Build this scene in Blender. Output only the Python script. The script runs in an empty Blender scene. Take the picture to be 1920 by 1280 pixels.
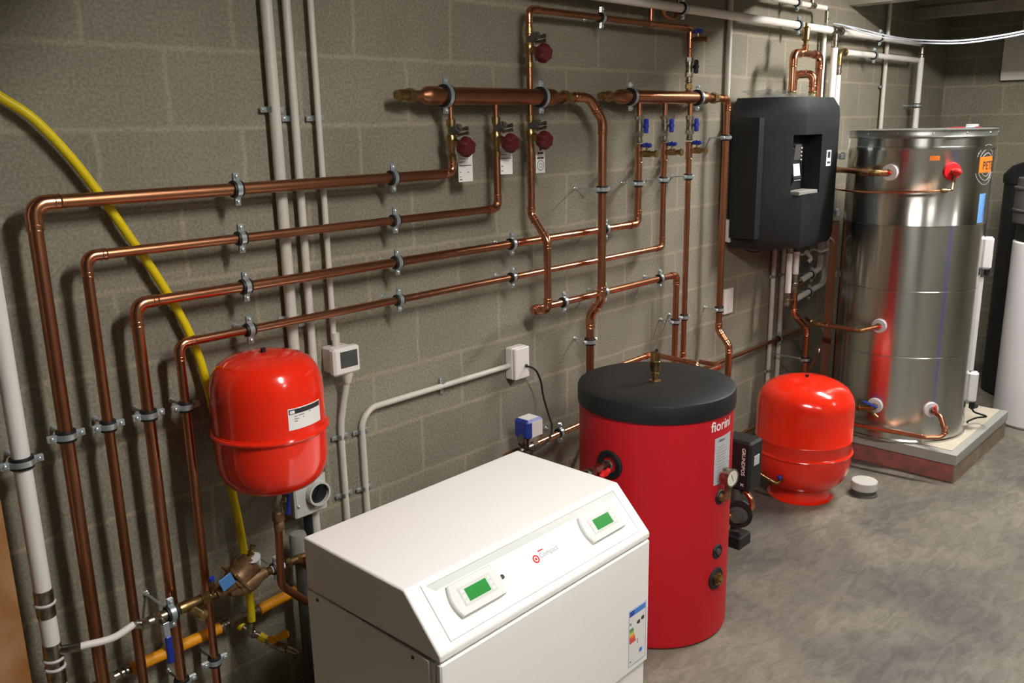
import bpy, math, random
from mathutils import Vector, Matrix
random.seed(7)
PI = math.pi
sc = bpy.context.scene
col = sc.collection
V = Vector

# ---------------------------------------------------------------- camera, world, lights, exposure
F = 1637.566
CAM = V((-2.138, -2.521, 2.018))
YAW, PITCH, ROLL = 0.813344, -0.243308, -0.019073
fw = V((math.sin(YAW)*math.cos(PITCH), math.cos(YAW)*math.cos(PITCH), math.sin(PITCH)))
rt = V((math.cos(YAW), -math.sin(YAW), 0)); up = rt.cross(fw)
c_, s_ = math.cos(ROLL), math.sin(ROLL)
rt, up = c_*rt + s_*up, -s_*rt + c_*up
cam = bpy.data.objects.new('camera', bpy.data.cameras.new('camera')); col.objects.link(cam)
m3 = Matrix((rt, up, -fw)).transposed()
cam.matrix_world = Matrix.Translation(CAM) @ m3.to_4x4()
cam.data.sensor_width = 36; cam.data.lens = F/1920*36; cam.data.clip_start = .02
sc.camera = cam
def ray(px, py): return rt*((px-960)/F) - up*((py-640)/F) + fw
def at(px, py, d):                  # point at distance d in front of the block wall (plane y = -d)
    v = ray(px, py); return CAM + v*((-d-CAM.y)/v.y)
w = bpy.data.worlds.new('world'); sc.world = w; w.use_nodes = True
w.node_tree.nodes['Background'].inputs[0].default_value = (.75, .85, 1, 1)
w.node_tree.nodes['Background'].inputs[1].default_value = .01
sc.view_settings.view_transform = 'Standard'; sc.view_settings.look = 'None'
sc.view_settings.gamma = 1; sc.view_settings.use_curve_mapping = False
sc.view_settings.exposure = 3.25
TUBE_POWER = 17.0
LAMPS = [(-.65, -2.3, 1.4), (3.04, -1.55, 1.8), (-.3, -4.4, .5), (3.04, -4.4, .35)]   # fluorescent battens between the beams; the rear pair is added room fill

# ---------------------------------------------------------------- materials
def lin(c):
    if isinstance(c, str): c = tuple(int(c[i:i+2], 16)/255 for i in (0, 2, 4))
    return tuple(x/12.92 if x <= .04045 else ((x+.055)/1.055)**2.4 for x in c) + (1,)
def mat(name, color, rough=.5, metal=0, noise=0, nscale=8, bump=0, bscale=60, coat=0, emit=0, alpha=1, trans=0, spec=.5, rvar=0, col2=None):
    m = bpy.data.materials.new(name); m.use_nodes = True; nt = m.node_tree; b = nt.nodes['Principled BSDF']
    b.inputs['Base Color'].default_value = lin(color); b.inputs['Roughness'].default_value = rough
    b.inputs['Metallic'].default_value = metal; b.inputs['Coat Weight'].default_value = coat
    b.inputs['Coat Roughness'].default_value = .06; b.inputs['Specular IOR Level'].default_value = spec
    b.inputs['Transmission Weight'].default_value = trans; b.inputs['Alpha'].default_value = alpha
    if emit: b.inputs['Emission Color'].default_value = lin(color); b.inputs['Emission Strength'].default_value = emit
    if noise or bump or rvar:
        tc = nt.nodes.new('ShaderNodeNewGeometry')
        n = nt.nodes.new('ShaderNodeTexNoise'); n.inputs['Scale'].default_value = nscale; n.inputs['Detail'].default_value = 6
        nt.links.new(tc.outputs['Position'], n.inputs['Vector'])
        if noise:
            mx = nt.nodes.new('ShaderNodeMix'); mx.data_type = 'RGBA'
            mx.inputs[6].default_value = lin(color)
            mx.inputs[7].default_value = lin(col2) if col2 else tuple(v*(1-noise) for v in lin(color)[:3]) + (1,)
            cr = nt.nodes.new('ShaderNodeMapRange'); cr.inputs[1].default_value = .38; cr.inputs[2].default_value = .66
            nt.links.new(n.outputs['Fac'], cr.inputs[0]); nt.links.new(cr.outputs[0], mx.inputs[0])
            nt.links.new(mx.outputs[2], b.inputs['Base Color'])
        if rvar:
            cr = nt.nodes.new('ShaderNodeMapRange'); cr.inputs[3].default_value = max(.03, rough-rvar); cr.inputs[4].default_value = rough+rvar
            nt.links.new(n.outputs['Fac'], cr.inputs[0]); nt.links.new(cr.outputs[0], b.inputs['Roughness'])
        if bump:
            n2 = nt.nodes.new('ShaderNodeTexNoise'); n2.inputs['Scale'].default_value = bscale; n2.inputs['Detail'].default_value = 4
            nt.links.new(tc.outputs['Position'], n2.inputs['Vector'])
            bp = nt.nodes.new('ShaderNodeBump'); bp.inputs['Strength'].default_value = bump; bp.inputs['Distance'].default_value = .004
            nt.links.new(n2.outputs['Fac'], bp.inputs['Height']); nt.links.new(bp.outputs[0], b.inputs['Normal'])
    return m
def block_mat(name, axis):
    m = bpy.data.materials.new(name); m.use_nodes = True; nt = m.node_tree; b = nt.nodes['Principled BSDF']; L = nt.links.new
    g = nt.nodes.new('ShaderNodeNewGeometry'); sx = nt.nodes.new('ShaderNodeSeparateXYZ'); L(g.outputs['Position'], sx.inputs[0])
    nz = nt.nodes.new('ShaderNodeTexNoise'); nz.inputs['Scale'].default_value = 7; nz.inputs['Detail'].default_value = 5; L(g.outputs['Position'], nz.inputs['Vector'])
    def wob(sock, amt, out):
        a = nt.nodes.new('ShaderNodeMath'); a.operation = 'SUBTRACT'; L(out, a.inputs[0]); a.inputs[1].default_value = .5
        c = nt.nodes.new('ShaderNodeMath'); c.operation = 'MULTIPLY_ADD'; L(a.outputs[0], c.inputs[0]); c.inputs[1].default_value = amt; L(sock, c.inputs[2]); return c.outputs[0]
    cx = nt.nodes.new('ShaderNodeCombineXYZ')
    sep = nt.nodes.new('ShaderNodeSeparateColor'); L(nz.outputs['Color'], sep.inputs[0])
    L(wob(sx.outputs[0 if axis == 'x' else 1], .03, sep.outputs[0]), cx.inputs[0]); L(wob(sx.outputs[2], .014, sep.outputs[1]), cx.inputs[1])
    br = nt.nodes.new('ShaderNodeTexBrick'); L(cx.outputs[0], br.inputs['Vector'])
    br.inputs['Scale'].default_value = 1; br.inputs['Brick Width'].default_value = .45; br.inputs['Row Height'].default_value = .225
    br.inputs['Mortar Size'].default_value = .013; br.inputs['Mortar Smooth'].default_value = 1; br.offset = .5; br.offset_frequency = 2
    br.inputs['Color1'].default_value = lin('878273'); br.inputs['Color2'].default_value = lin('8f8979'); br.inputs['Mortar'].default_value = lin('a09784')
    br.inputs['Bias'].default_value = 0
    n1 = nt.nodes.new('ShaderNodeTexNoise'); n1.inputs['Scale'].default_value = 110; n1.inputs['Detail'].default_value = 5; L(g.outputs['Position'], n1.inputs['Vector'])
    n2 = nt.nodes.new('ShaderNodeTexNoise'); n2.inputs['Scale'].default_value = 2.2; n2.inputs['Detail'].default_value = 4; L(g.outputs['Position'], n2.inputs['Vector'])
    def rng(o, lo, hi, a=.3, c=.7):
        r = nt.nodes.new('ShaderNodeMapRange'); L(o, r.inputs[0]); r.inputs[1].default_value = a; r.inputs[2].default_value = c
        r.inputs[3].default_value = lo; r.inputs[4].default_value = hi; return r.outputs[0]
    mu = nt.nodes.new('ShaderNodeMath'); mu.operation = 'MULTIPLY'; L(rng(n1.outputs['Fac'], .72, 1.17), mu.inputs[0]); L(rng(n2.outputs['Fac'], .87, 1.1), mu.inputs[1])
    vm = nt.nodes.new('ShaderNodeVectorMath'); vm.operation = 'SCALE'; L(br.outputs['Color'], vm.inputs[0]); L(mu.outputs[0], vm.inputs['Scale'])
    L(vm.outputs[0], b.inputs['Base Color']); b.inputs['Roughness'].default_value = .93; b.inputs['Specular IOR Level'].default_value = .25
    hm = nt.nodes.new('ShaderNodeMath'); hm.operation = 'MULTIPLY_ADD'; L(br.outputs['Fac'], hm.inputs[0]); hm.inputs[1].default_value = -.35; L(n1.outputs['Fac'], hm.inputs[2])
    bp = nt.nodes.new('ShaderNodeBump'); bp.inputs['Strength'].default_value = .5; bp.inputs['Distance'].default_value = .004; L(hm.outputs[0], bp.inputs['Height']); L(bp.outputs[0], b.inputs['Normal'])
    return m
def floor_mat():
    m = bpy.data.materials.new('floor_concrete'); m.use_nodes = True; nt = m.node_tree; b = nt.nodes['Principled BSDF']; L = nt.links.new
    g = nt.nodes.new('ShaderNodeNewGeometry')
    def nz(sc_, det, dist, vec=None):
        n = nt.nodes.new('ShaderNodeTexNoise'); n.inputs['Scale'].default_value = sc_; n.inputs['Detail'].default_value = det; n.inputs['Distortion'].default_value = dist
        L(vec or g.outputs['Position'], n.inputs['Vector']); return n.outputs['Fac']
    def rg(o, a, c, lo, hi):
        r = nt.nodes.new('ShaderNodeMapRange'); L(o, r.inputs[0]); r.inputs[1].default_value = a; r.inputs[2].default_value = c; r.inputs[3].default_value = lo; r.inputs[4].default_value = hi; return r.outputs[0]
    mp = nt.nodes.new('ShaderNodeMapping'); mp.inputs['Scale'].default_value = (1, 2.6, 1); mp.inputs['Rotation'].default_value = (0, 0, .5); L(g.outputs['Position'], mp.inputs[0])
    f1 = rg(nz(1.6, 5, .6), .36, .64, 0, 1); f2 = rg(nz(7, 8, 1.2, mp.outputs[0]), .38, .66, 0, 1); f3 = rg(nz(60, 6, 0), .3, .7, .86, 1.1)
    m1 = nt.nodes.new('ShaderNodeMix'); m1.data_type = 'RGBA'; L(f1, m1.inputs[0]); m1.inputs[6].default_value = lin('8a8475'); m1.inputs[7].default_value = lin('625e58')
    m2 = nt.nodes.new('ShaderNodeMix'); m2.data_type = 'RGBA'; m2.blend_type = 'MULTIPLY'; L(f2, m2.inputs[0]); L(m1.outputs[2], m2.inputs[6]); m2.inputs[7].default_value = (.74, .73, .73, 1)
    vm = nt.nodes.new('ShaderNodeVectorMath'); vm.operation = 'SCALE'; L(m2.outputs[2], vm.inputs[0]); L(f3, vm.inputs['Scale']); L(vm.outputs[0], b.inputs['Base Color'])
    L(rg(f2, 0, 1, .45, .62), b.inputs['Roughness']); b.inputs['Specular IOR Level'].default_value = .35
    bp = nt.nodes.new('ShaderNodeBump'); bp.inputs['Strength'].default_value = .25; bp.inputs['Distance'].default_value = .004; L(nz(45, 4, 0), bp.inputs['Height']); L(bp.outputs[0], b.inputs['Normal'])
    return m
def brushed(name, color, rough, an, rot):
    m = bpy.data.materials.new(name); m.use_nodes = True; nt = m.node_tree; b = nt.nodes['Principled BSDF']
    b.inputs['Base Color'].default_value = lin(color); b.inputs['Metallic'].default_value = 1; b.inputs['Roughness'].default_value = rough
    b.inputs['Anisotropic'].default_value = an; b.inputs['Anisotropic Rotation'].default_value = rot
    t = nt.nodes.new('ShaderNodeTangent'); t.direction_type = 'RADIAL'; t.axis = 'Z'; nt.links.new(t.outputs[0], b.inputs['Tangent'])
    return m
M = {
 'floor': floor_mat(),
 'block_x': block_mat('block_x', 'x'), 'block_y': block_mat('block_y', 'y'),
 'concrete': mat('concrete', '8a867a', .62, noise=.5, nscale=3.2, bump=.25, bscale=40, col2='706d66', rvar=.12),
 'beam': mat('beam', 'a39c8f', .85, noise=.2, nscale=4, bump=.2),
 'ceil': mat('ceil', '8b857b', .9, noise=.25, nscale=4),
 'copper': mat('copper', 'd59776', .26, 1, noise=.5, nscale=3.5, col2='ba7b5a', rvar=.1),
 'copper_dull': mat('copper_dull', 'b9815f', .36, 1, noise=.5, nscale=3, col2='9a6649', rvar=.1),
 'copper_bright': mat('copper_bright', 'eba983', .2, 1, noise=.35, nscale=5, col2='d48f68'),
 'brass': mat('brass', 'b49a68', .32, 1, noise=.4, nscale=30, col2='8d764c'),
 'nickel': mat('nickel', 'b9b1a2', .28, 1, noise=.4, nscale=60, col2='7d7568'),
 'bronze': mat('bronze', '92704f', .45, .5, noise=.35, nscale=30, col2='6e5239', bump=.2, bscale=200),
 'zinc': mat('zinc', 'ccd6da', .28, .75),
 'darkzinc': mat('darkzinc', '6a6b68', .45, .8),
 'rubber': mat('rubber', '15171a', .55),
 'plastic_white': mat('plastic_white', 'e8e2dc', .35),
 'pipe_white': mat('pipe_white', 'ebe5e0', .38),
 'conduit': mat('conduit', 'cfcac0', .42),
 'grey_plastic': mat('grey_plastic', '85857f', .5),
 'grey_light': mat('grey_light', 'c4c4bd', .4),
 'yellow': mat('yellow', 'ead010', .4), 'orange': mat('orange', 'f0a010', .5), 'orange_handle': mat('orange_handle', 'f8b408', .4),
 'red_gloss': mat('red_gloss', 'f02c14', .17, coat=.35), 'red_tank': mat('red_tank', 'c01622', .5, bump=.15, bscale=300, spec=.35),
 'red_wheel': mat('red_wheel', '561219', .55), 'red': mat('red', 'e02428', .35), 'red_dark': mat('red_dark', 'a8202a', .5),
 'blue': mat('blue', '2038a0', .35), 'blue_lever': mat('blue_lever', '1c3490', .35), 'blue_box': mat('blue_box', '2a3f96', .4), 'blue_tag': mat('blue_tag', '4f83bd', .4),
 'blue_pipe': mat('blue_pipe', '1020ff', .4), 'black': mat('black', '17191b', .5), 'black_lid': mat('black_lid', '14191b', .52, bump=.35, bscale=260, noise=.25, nscale=10, spec=.5),
 'station': mat('station', '181d1f', .5, bump=.3, bscale=350, noise=.3, nscale=9, rvar=.08),
 'hp_white': mat('hp_white', 'f4f2ef', .3, spec=.4), 'hp_grey': mat('hp_grey', 'cfd2cd', .4), 'hp_grey2': mat('hp_grey2', 'dfe0dd', .4),
 'lcd_green': mat('lcd_green', '2c8038', .25, emit=.04), 'lcd_dark': mat('lcd_dark', '4a4f4c', .2),
 'steel': brushed('steel', 'c8c9c4', .235, .8, .25), 'galv': mat('galv', 'aeb0ac', .33, .9, noise=.2, nscale=20),
 'foam': mat('foam', '6b4530', .9), 'mdf': mat('mdf', 'c9c0ac', .7, noise=.1), 'insul': mat('insul', 'a8625c', .85, noise=.45, nscale=14, col2='7e5a50', bump=.4, bscale=120),
 'insul_side': mat('insul_side', '9c8a78', .85, noise=.3, nscale=14), 'tape': mat('tape', 'a3a39d', .4),
 'paper': mat('paper', 'e9e6e2', .6), 'label_grey': mat('label_grey', 'b9bcc0', .5), 'ink': mat('ink', '2a2a2c', .6), 'ink_soft': mat('ink_soft', '8d8a90', .6),
 'wood': mat('wood', 'b48a60', .7, noise=.3, nscale=6, col2='99642f'),
 'eu_blue': mat('eu_blue', '2746a6', .5), 'eu_blue2': mat('eu_blue2', '4a86d8', .5), 'g1': mat('g1', '2f8a3c', .5), 'g2': mat('g2', '8ac43c', .5), 'g3': mat('g3', 'e8d82a', .5),
 'g4': mat('g4', 'f0a020', .5), 'g5': mat('g5', 'e86018', .5), 'g6': mat('g6', 'd82818', .5), 'orange_label': mat('orange_label', 'e0741c', .5),
 'sky_label': mat('sky_label', '6aa2dc', .5), 'soft_white': mat('soft_white', 'd6d2d4', .4), 'dark_grey': mat('dark_grey', '4a4845', .5), 'silver': mat('silver', 'c9ccd0', .35, .6),
 'film': mat('film', 'd8dad8', .12, alpha=.3), 'clear': mat('clear', 'cfd6e4', .1, alpha=.7), 'tube': mat('tube_glass', 'ffffff', .3),
 'glass': mat('glass', 'ffffff', .03, alpha=.12), 'dial': mat('dial', 'dcd8cc', .5),
}
def tube_mat(name, s):
    m = bpy.data.materials.new(name); m.use_nodes = True; b = m.node_tree.nodes['Principled BSDF']
    b.inputs['Emission Color'].default_value = (1, .97, .93, 1); b.inputs['Emission Strength'].default_value = s; return m

# ---------------------------------------------------------------- mesh helpers
def frame(d, ref=None):
    d = V(d).normalized(); r = V(ref) if ref is not None else (V((0, 0, 1)) if abs(d.z) < .9 else V((1, 0, 0)))
    a = r - d*r.dot(d)
    if a.length < 1e-6: a = V((0, 1, 0)) - d*d.y
    a.normalize(); return a, d.cross(a)
def fillet(pts, rad, n=8):
    pts = [V(q) for q in pts]; out = [pts[0]]
    for i in range(1, len(pts)-1):
        a, b, c = pts[i-1], pts[i], pts[i+1]; u = (a-b); v = (c-b)
        lu, lv = u.length, v.length; u = u/lu; v = v/lv; ang = u.angle(v)
        if ang > PI-.02: out.append(b); continue
        r = rad[i-1] if isinstance(rad, (list, tuple)) else rad
        t = min(r/math.tan(ang/2), lu*.48, lv*.48); r2 = t*math.tan(ang/2)
        bis = (u+v).normalized(); cen = b + bis*(r2/math.sin(ang/2)); p0 = b+u*t - cen; p1 = b+v*t - cen
        tot = p0.angle(p1); ax = p0.cross(p1).normalized()
        for k in range(n+1): out.append(cen + (Matrix.Rotation(tot*k/n, 3, ax) @ p0))
    out.append(pts[-1]); return out
def spline(pts, n=8):
    P = [V(q) for q in pts]; P = [P[0]*2-P[1]] + P + [P[-1]*2-P[-2]]; out = []
    for i in range(1, len(P)-2):
        for k in range(n):
            t = k/n; a, b, c, d = P[i-1:i+3]
            out.append(.5*((2*b)+(c-a)*t+(2*a-5*b+4*c-d)*t*t+(3*b-a-3*c+d)*t**3))
    out.append(P[-2]); return out
class MB:
    def __init__(s): s.v = []; s.f = []
    def add(s, vs, fs):
        o = len(s.v); s.v += [tuple(q) for q in vs]; s.f += [tuple(i+o for i in f) for f in fs]; return s
    def box(s, c, size, rot=None, bev=0):
        x, y, z = (q/2 for q in size); c = V(c)
        if bev:
            b = min(bev, x*.9, y*.9, z*.9)
            vs = []
            for sx in (-1, 1):
                for sy in (-1, 1):
                    for sz in (-1, 1):
                        vs += [V((sx*(x-b), sy*(y-b), sz*z)), V((sx*(x-b), sy*y, sz*(z-b))), V((sx*x, sy*(y-b), sz*(z-b)))]
            # hull of the 24 points via explicit faces
            I = lambda sx, sy, sz, k: (((sx > 0)*4+(sy > 0)*2+(sz > 0))*3+k)
            fs = []
            for sg in (-1, 1):
                fs += [[I(-1, -1, sg, 0), I(1, -1, sg, 0), I(1, 1, sg, 0), I(-1, 1, sg, 0)], [I(-1, sg, -1, 1), I(1, sg, -1, 1), I(1, sg, 1, 1), I(-1, sg, 1, 1)], [I(sg, -1, -1, 2), I(sg, 1, -1, 2), I(sg, 1, 1, 2), I(sg, -1, 1, 2)]]
            for a in (-1, 1):
                for b2 in (-1, 1):
                    fs += [[I(a, b2, -1, 2), I(a, b2, 1, 2), I(a, b2, 1, 1), I(a, b2, -1, 1)], [I(a, -1, b2, 0), I(a, 1, b2, 0), I(a, 1, b2, 2), I(a, -1, b2, 2)], [I(-1, a, b2, 0), I(1, a, b2, 0), I(1, a, b2, 1), I(-1, a, b2, 1)]]
                    for d in (-1, 1): fs.append([I(a, b2, d, 0), I(a, b2, d, 1), I(a, b2, d, 2)])
            # orient outwards
            g = []
            for f in fs:
                n = (vs[f[1]]-vs[f[0]]).cross(vs[f[2]]-vs[f[0]]); ce = sum((vs[i] for i in f), V())/len(f)
                g.append(f if n.dot(ce) > 0 else f[::-1])
            fs = g
        else:
            vs = [V((a*x, b*y, d*z)) for a in (-1, 1) for b in (-1, 1) for d in (-1, 1)]
            fs = [(0, 1, 3, 2), (4, 6, 7, 5), (0, 4, 5, 1), (2, 3, 7, 6), (0, 2, 6, 4), (1, 5, 7, 3)]
        if rot is not None: vs = [rot @ q for q in vs]
        return s.add([q+c for q in vs], fs)
    def prism(s, poly, a, b, ax='z'):                # poly of 2D points extruded along an axis
        n = len(poly); mk = {'z': lambda p, h: (p[0], p[1], h), 'y': lambda p, h: (p[0], h, p[1]), 'x': lambda p, h: (h, p[0], p[1])}[ax]
        vs = [mk(p, a) for p in poly] + [mk(p, b) for p in poly]
        fs = [tuple(range(n)), tuple(range(2*n-1, n-1, -1))] + [(i, i+n, (i+1) % n+n, (i+1) % n) for i in range(n)]
        return s.add(vs, fs)
    def loft(s, rings, cap=True):
        n = len(rings[0]); vs = [q for r in rings for q in r]; fs = []
        for i in range(len(rings)-1):
            for k in range(n): fs.append((i*n+k, i*n+(k+1) % n, (i+1)*n+(k+1) % n, (i+1)*n+k))
        if cap: fs += [tuple(range(n-1, -1, -1)), tuple(range((len(rings)-1)*n, len(rings)*n))]
        return s.add(vs, fs)
    def tube(s, path, r, seg=16, rs=None):
        path = [V(q) for q in path]; rings = []; a = None
        for i, q in enumerate(path):
            d = (path[min(i+1, len(path)-1)] - path[max(i-1, 0)])
            if d.length < 1e-9: continue
            d.normalize()
            if a is None: a, b = frame(d)
            else:
                a = a - d*a.dot(d); a.normalize(); b = d.cross(a)
            rr = rs[i] if rs else r
            rings.append([q + (a*math.cos(t)+b*math.sin(t))*rr for t in (2*PI*k/seg for k in range(seg))])
        return s.loft(rings)
    def cyl(s, a, b, r, seg=20, r2=None):
        a, b = V(a), V(b); u, v = frame(b-a); r2 = r if r2 is None else r2
        return s.loft([[q+(u*math.cos(t)+v*math.sin(t))*rr for t in (2*PI*k/seg for k in range(seg))] for q, rr in ((a, r), (b, r2))])
    def lathe(s, o, d, prof, seg=32, ref=None):      # prof = [(radius, height)]
        o = V(o); d = V(d).normalized(); u, v = frame(d, ref)
        return s.loft([[o+d*h+(u*math.cos(t)+v*math.sin(t))*max(r, 1e-4) for t in (2*PI*(k+.5)/seg for k in range(seg))] for r, h in prof])
    def hexn(s, a, b, r): return s.cyl(a, b, r, 6)
    def ring(s, o, d, r1, r2, wd, seg=28):
        return s._ring(o, d, [(r1, -wd/2), (r2, -wd/2), (r2, wd/2), (r1, wd/2)], seg)
    def _ring(s, o, d, pr, seg, a0=0, a1=2*PI, ref=None):
        o = V(o); d = V(d).normalized(); u, v = frame(d, ref); full = abs(a1-a0-2*PI) < 1e-6; n = seg if full else seg+1; P = len(pr)
        vs = [o+d*h+(u*math.cos(t)+v*math.sin(t))*r for t in (a0+(a1-a0)*k/seg for k in range(n)) for r, h in pr]; fs = []
        for k in range(seg):
            for j in range(P): fs.append((k*P+j, k*P+(j+1) % P, ((k+1) % n)*P+(j+1) % P, ((k+1) % n)*P+j))
        if not full: fs += [tuple(range(P-1, -1, -1)), tuple((n-1)*P+j for j in range(P))]
        return s.add(vs, fs)
    def bead(s, o, d, r, t): return s._ring(o, d, [(r+t*math.cos(q), t*math.sin(q)) for q in (2*PI*k/8 for k in range(8))], 24)
    def sph(s, c, r, sx=1, sy=1, sz=1):
        prof = [(r*math.sin(PI*k/12), -r*math.cos(PI*k/12)) for k in range(13)]
        t = MB().lathe((0, 0, 0), (0, 0, 1), prof, 20); c = V(c)
        return s.add([V((q[0]*sx, q[1]*sy, q[2]*sz))+c for q in t.v], t.f)
    def mesh(s, name, sharp=35):
        me = bpy.data.meshes.new(name); me.from_pydata(s.v, [], s.f); me.validate()
        me.polygons.foreach_set('use_smooth', [True]*len(me.polygons)); me.set_sharp_from_angle(angle=math.radians(sharp)); me.update(); return me
def recalc(me):
    import bmesh
    bm = bmesh.new(); bm.from_mesh(me); bmesh.ops.recalc_face_normals(bm, faces=bm.faces); bm.to_mesh(me); bm.free()
    me.set_sharp_from_angle(angle=math.radians(35))
def obj(name, mb, m, parent=None, label=None):
    me = mb.mesh(name); recalc(me); o = bpy.data.objects.new(name, me); col.objects.link(o)
    o.data.materials.append(M[m] if isinstance(m, str) else m)
    if parent is not None:
        o.parent = parent
        ro = parent
        off = V()
        while ro is not None: off += ro.location; ro = ro.parent
        o.location = -off if not parent.get('local') else V()
    if label: o['label'] = label
    return o
def thing(name, label, cat, loc=(0, 0, 0), group=None):
    o = bpy.data.objects.new(name, None); col.objects.link(o); o.location = loc; o.empty_display_size = .05
    o['label'] = label; o['category'] = cat
    if group: o['group'] = group
    return o
def tag(o, label, cat, group=None):
    o['label'] = label; o['category'] = cat
    if group: o['group'] = group
    return o
def struct(name, mb, m): o = obj(name, mb, m); o['kind'] = 'structure'; return o
def dup(root, loc, rot=(0, 0, 0), label=None, group=None):
    r = root.copy(); col.objects.link(r); r.location = loc; r.rotation_euler = rot
    if label: r['label'] = label
    if group: r['group'] = group
    for ch in list(root.children):
        c = ch.copy(); col.objects.link(c); c.parent = r
        for g in ch.children: d = g.copy(); col.objects.link(d); d.parent = c
    return r
def text_mb(s, size, fn, bold=0):                    # text as thin mesh, each point mapped by fn(u, v, h)
    cu = bpy.data.curves.new('txt', 'FONT'); cu.body = s; cu.size = size; cu.offset = bold*size; cu.extrude = 0; cu.resolution_u = 3
    o = bpy.data.objects.new('txt', cu); col.objects.link(o); dg = bpy.context.evaluated_depsgraph_get(); dg.update()
    me = bpy.data.meshes.new_from_object(o.evaluated_get(dg)); mb = MB()
    mb.add([V(fn(q.co.x, q.co.y, 0)) for q in me.vertices], [tuple(p.vertices) for p in me.polygons])
    bpy.data.objects.remove(o); bpy.data.meshes.remove(me); bpy.data.curves.remove(cu); return mb
def flat_text(s, size, o, ux, uy, bold=0):
    o, ux, uy = V(o), V(ux).normalized(), V(uy).normalized(); return text_mb(s, size, lambda a, b, h: o+ux*a+uy*b, bold)
def quad(o, ux, uy, x0, y0, x1, y1, th=.0006):       # thin sticker on a plane
    o, ux, uy = V(o), V(ux).normalized(), V(uy).normalized(); n = ux.cross(uy)
    mb = MB(); vs = [o+ux*a+uy*b+n*h for h in (0, th) for a, b in ((x0, y0), (x1, y0), (x1, y1), (x0, y1))]
    return mb.add(vs, [(0, 3, 2, 1), (4, 5, 6, 7), (0, 1, 5, 4), (1, 2, 6, 5), (2, 3, 7, 6), (3, 0, 4, 7)])
def wrap(c, r, a0, a1, z0, z1, th=.0008, n=10):      # sticker wrapped on an upright cylinder, angles in degrees
    mb = MB(); vs = []
    for k in range(n+1):
        t = math.radians(a0+(a1-a0)*k/n)
        for rr in (r, r+th):
            for z in (z0, z1): vs.append((c[0]+rr*math.cos(t), c[1]+rr*math.sin(t), z))
    fs = []
    for k in range(n):
        o = k*4; q = o+4; fs += [(o+2, q+2, q+3, o+3), (o, o+1, q+1, q), (o, q, q+2, o+2), (o+1, o+3, q+3, q+1)]
    fs += [(0, 2, 3, 1), (n*4, n*4+1, n*4+3, n*4+2)]
    return mb.add(vs, fs)

# ---------------------------------------------------------------- room shell
XL, XR, YF, ZC, ZB = -3.4, 5.77, -5.6, 2.95, 2.73
struct('floor', MB().box(((XL+XR)/2, YF/2, -.05), (XR-XL+.4, -YF+.4, .1)), 'floor')
struct('wall_back', MB().box(((XL+XR)/2, .1, ZC/2), (XR-XL+.4, .2, ZC)), 'block_x')
struct('wall_right', MB().box((XR+.1, YF/2, ZC/2), (.2, -YF, ZC)), 'block_y')
struct('wall_left', MB().box((XL-.1, YF/2, ZC/2), (.2, -YF, ZC)), 'block_y')
struct('wall_front', MB().box(((XL+XR)/2, YF-.1, ZC/2), (XR-XL+.4, .2, ZC)), 'block_x')
struct('ceiling', MB().box(((XL+XR)/2, YF/2, ZC+.05), (XR-XL+.4, -YF+.4, .1)), 'ceil')
for k, x in enumerate((-3.3, -2.12, -.94, .24, 1.42, 2.6, 3.78, 4.96)):
    struct('trim_%d' % (k+1), MB().prism([(x, ZB), (x+.13, ZB), (x+.13, ZB+.07), (x+.10, ZB+.09), (x+.10, ZC), (x+.03, ZC), (x+.03, ZB+.09), (x, ZB+.07)], YF, 0, 'y'), 'beam')
tm = {}
for k, (x, y, s) in enumerate(LAMPS):
    t = thing('ceiling_light', ['fluorescent batten on the ceiling in front of the red buffer tank', 'fluorescent batten on the ceiling in front of the steel cylinder', 'added fill light furthest back on the left side of the ceiling', 'added fill light furthest back on the right side of the ceiling'][k], 'light', (x, y, ZC-.06))
    obj('housing', MB().box((x, y, ZC-.03), (.07, 1.22, .05), bev=.008), 'plastic_white', t)
    if s not in tm: tm[s] = tube_mat('tube_%d' % k, TUBE_POWER*s)
    obj('diffuser', MB().box((x, y, ZC-.0625), (.085, 1.18, .012)), tm[s], t)
o = tag(obj('timber_post', MB().box((-1.58, -.05, .55), (.115, .1, 1.1), bev=.004), 'wood'), 'bare softwood post standing against the block wall at the far left', 'post')

# ---------------------------------------------------------------- pipework helpers
def corners(pts, rad):
    """elbow fittings: for every inner corner the arc path with short straight sockets"""
    pts = [V(q) for q in pts]; out = []
    for i in range(1, len(pts)-1):
        a, b, c = pts[i-1], pts[i], pts[i+1]; u = (a-b).normalized(); v = (c-b).normalized(); ang = u.angle(v)
        if ang > PI-.02: continue
        t = min(rad/math.tan(ang/2), (a-b).length*.48, (c-b).length*.48); out.append(([b+u*(t+rad*.55), b, b+v*(t+rad*.55)], t*math.tan(ang/2), b+u*(t+rad*.5), b+v*(t+rad*.5), u, v))
    return out
def run(pts, r, bend=None, m='copper', em='copper', parent=None, name='copper_pipe', label=None, cat='pipe', group=None, elbows=True, seg=18):
    bend = bend or r*2.1
    t = parent or thing(name, label, cat, tuple(pts[0]), group)
    obj('pipe', MB().tube(fillet(pts, bend), r, seg), m, t)
    if elbows:
        for p3, rr, ea, eb, u, v in corners(pts, bend):
            mb = MB().tube(fillet(p3, rr), r*1.12, seg)
            for e, d in ((ea, u), (eb, v)): mb.bead(e, d, r*1.1, r*.13); mb.bead(e - d*r*.8, d, r*1.08, r*.1)
            obj('elbow', mb, em, t)
    return t
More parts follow.
